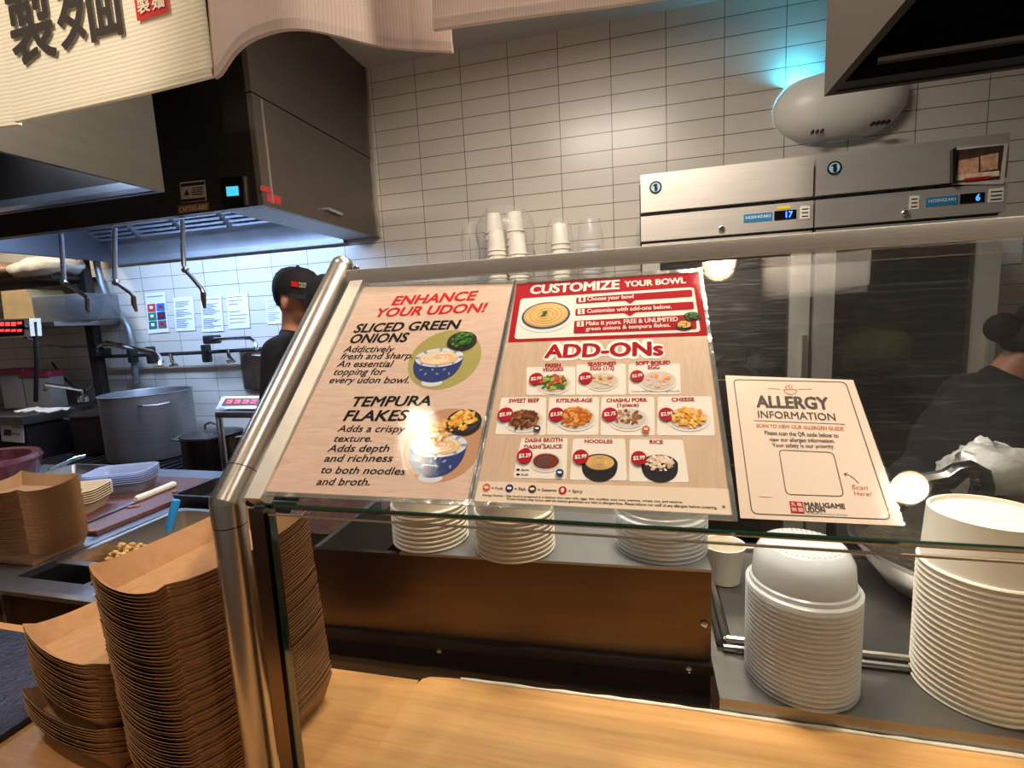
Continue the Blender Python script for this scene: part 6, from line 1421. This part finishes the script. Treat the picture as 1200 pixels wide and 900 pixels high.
# wrapped dark pan seen under the glass edge
t = thing('wrapped_pan', 'dark brown pan under shiny film, seen below the left sign', 'pan', (-0.92, 1.2, BZ))
q = [PZ(u, v, 1.0) for u, v in ((330, 640), (412, 651), (462, 606), (478, 560), (380, 560))]
m = MB(); m.prism(q, (0, 0, 0.045)); m.prism([p - Vector((0, 0, 0.075)) for p in q[:4]] + [q[4] - Vector((0, 0, 0.075))], (0, 0, 0.075)); m.build('pan', mat('dark_brown_pan', (44, 30, 28), 0.4), t)
m = MB(); rnd = random.Random(9); g = []
for i in range(10):
    row = []
    for j in range(8):
        f, h = i / 9, j / 7; A_ = q[0] * (1 - f) + q[1] * f; B_ = q[4] * (1 - f) + q[3] * f; row.append(A_ * (1 - h) + B_ * h + Vector((0, 0, 0.047 + 0.012 * rnd.random())))
    g.append(row)
m.rings(g, False, False, False); m.build('film', mat('film_brown', (66, 46, 42), 0.15, 0, 0.2, 20, 0.5, 40), t, angle=0)
# fibre trays and clear lids on the bench
def ftray(L, W, h, name, mt):
    m = MB(); m.rings([rr(-L * 0.40, L * 0.40, -W * 0.38, W * 0.38, 0.03, 0), rr(-L * 0.47, L * 0.47, -W * 0.45, W * 0.45, 0.035, h * 0.9), rr(-L / 2, L / 2, -W / 2, W / 2, 0.04, h), rr(-L / 2 + 0.003, L / 2 - 0.003, -W / 2 + 0.003, W / 2 - 0.003, 0.038, h + 0.002), rr(-L * 0.46, L * 0.46, -W * 0.44, W * 0.44, 0.034, h * 0.92), rr(-L * 0.39, L * 0.39, -W * 0.37, W * 0.37, 0.028, 0.003)], True, True, True); return m.build(name, mt)
BT = BZ + 0.0185
c = PZ(108, 583, BT + 0.03)
o0 = None
for k in range(6):
    lab = 'beige fibre tray, %s of the stack between the kraft trays and the knife' % ordinal(5 - k)
    if o0 is None: o0 = tag(ftray(0.25, 0.17, 0.045, 'fibre_tray', mat('fibre', (206, 186, 154), 0.8, 0, 0.06, 60, 0.1, 120)), lab, 'tray', 'beige fibre trays'); o = o0
    else: o = clone(o0, label=lab)
    o.location = (-2.16, 1.36, BT + 0.009 * k); o.rotation_euler = (0, 0, 0.45)
c = PZ(148, 572, BT + 0.03); o0 = None
for k in range(6):
    lab = 'clear plastic tray, %s of the stack beside the fibre trays' % ordinal(5 - k)
    if o0 is None: o0 = tag(ftray(0.25, 0.17, 0.045, 'plastic_tray', frost('bluish_lid', (206, 216, 236), 0.35, 0.15)), lab, 'tray', 'clear plastic trays'); o = o0
    else: o = clone(o0, label=lab)
    o.location = (-2.20, 1.60, BT + 0.009 * k); o.rotation_euler = (0, 0, 0.45)
# tongs in a small pan and the maroon crock
c = PZ(68, 551, BZ + 0.04)
t = thing('small_pan', 'small steel pan behind the kraft stack with tongs across it', 'pan', (-2.66, 1.68, BZ))
m = MB(); m.rings([rr(-2.78, -2.46, 1.56, 1.80, 0.02, BZ + 0.001), rr(-2.80, -2.44, 1.54, 1.82, 0.025, BZ + 0.05), rr(-2.79, -2.45, 1.55, 1.81, 0.02, BZ + 0.05), rr(-2.77, -2.47, 1.57, 1.79, 0.018, BZ + 0.008)], True, True, True); m.build('pan', STEELD, t)
a = PY(57, 550, 1.62); b = PY(90, 536, 1.74)
m = MB(); m.tube([a, a + (b - a) * 0.7, b, b + Vector((0.01, 0.03, 0.0)), a + (b - a) * 0.7 + Vector((-0.01, 0.04, 0)), a + Vector((0.0, 0.05, 0))], 0.006, 8); tag(m.build('tongs', CHROME), 'steel tongs lying across the small pan', 'tongs')
cc = PY(8, 548, 1.5)
cc.x -= 0.10
t = thing('crock', 'maroon glazed round crock cut by the left picture edge', 'crock', (cc.x - 0.13, 1.5, BZ))
zz = cc.z - BZ + 0.03
m = MB(); m.lathe([(0.0005, 0.002), (0.16, 0.002), (0.21, 0.03), (0.235, zz - 0.05), (0.245, zz - 0.02), (0.235, zz), (0.205, zz - 0.005), (0.19, zz - 0.05), (0.0005, zz - 0.07)], (cc.x - 0.13, 1.5, BZ), 40); m.build('body', mat('maroon_glaze', (92, 46, 50), 0.25, 0, 0.25, 30), t)
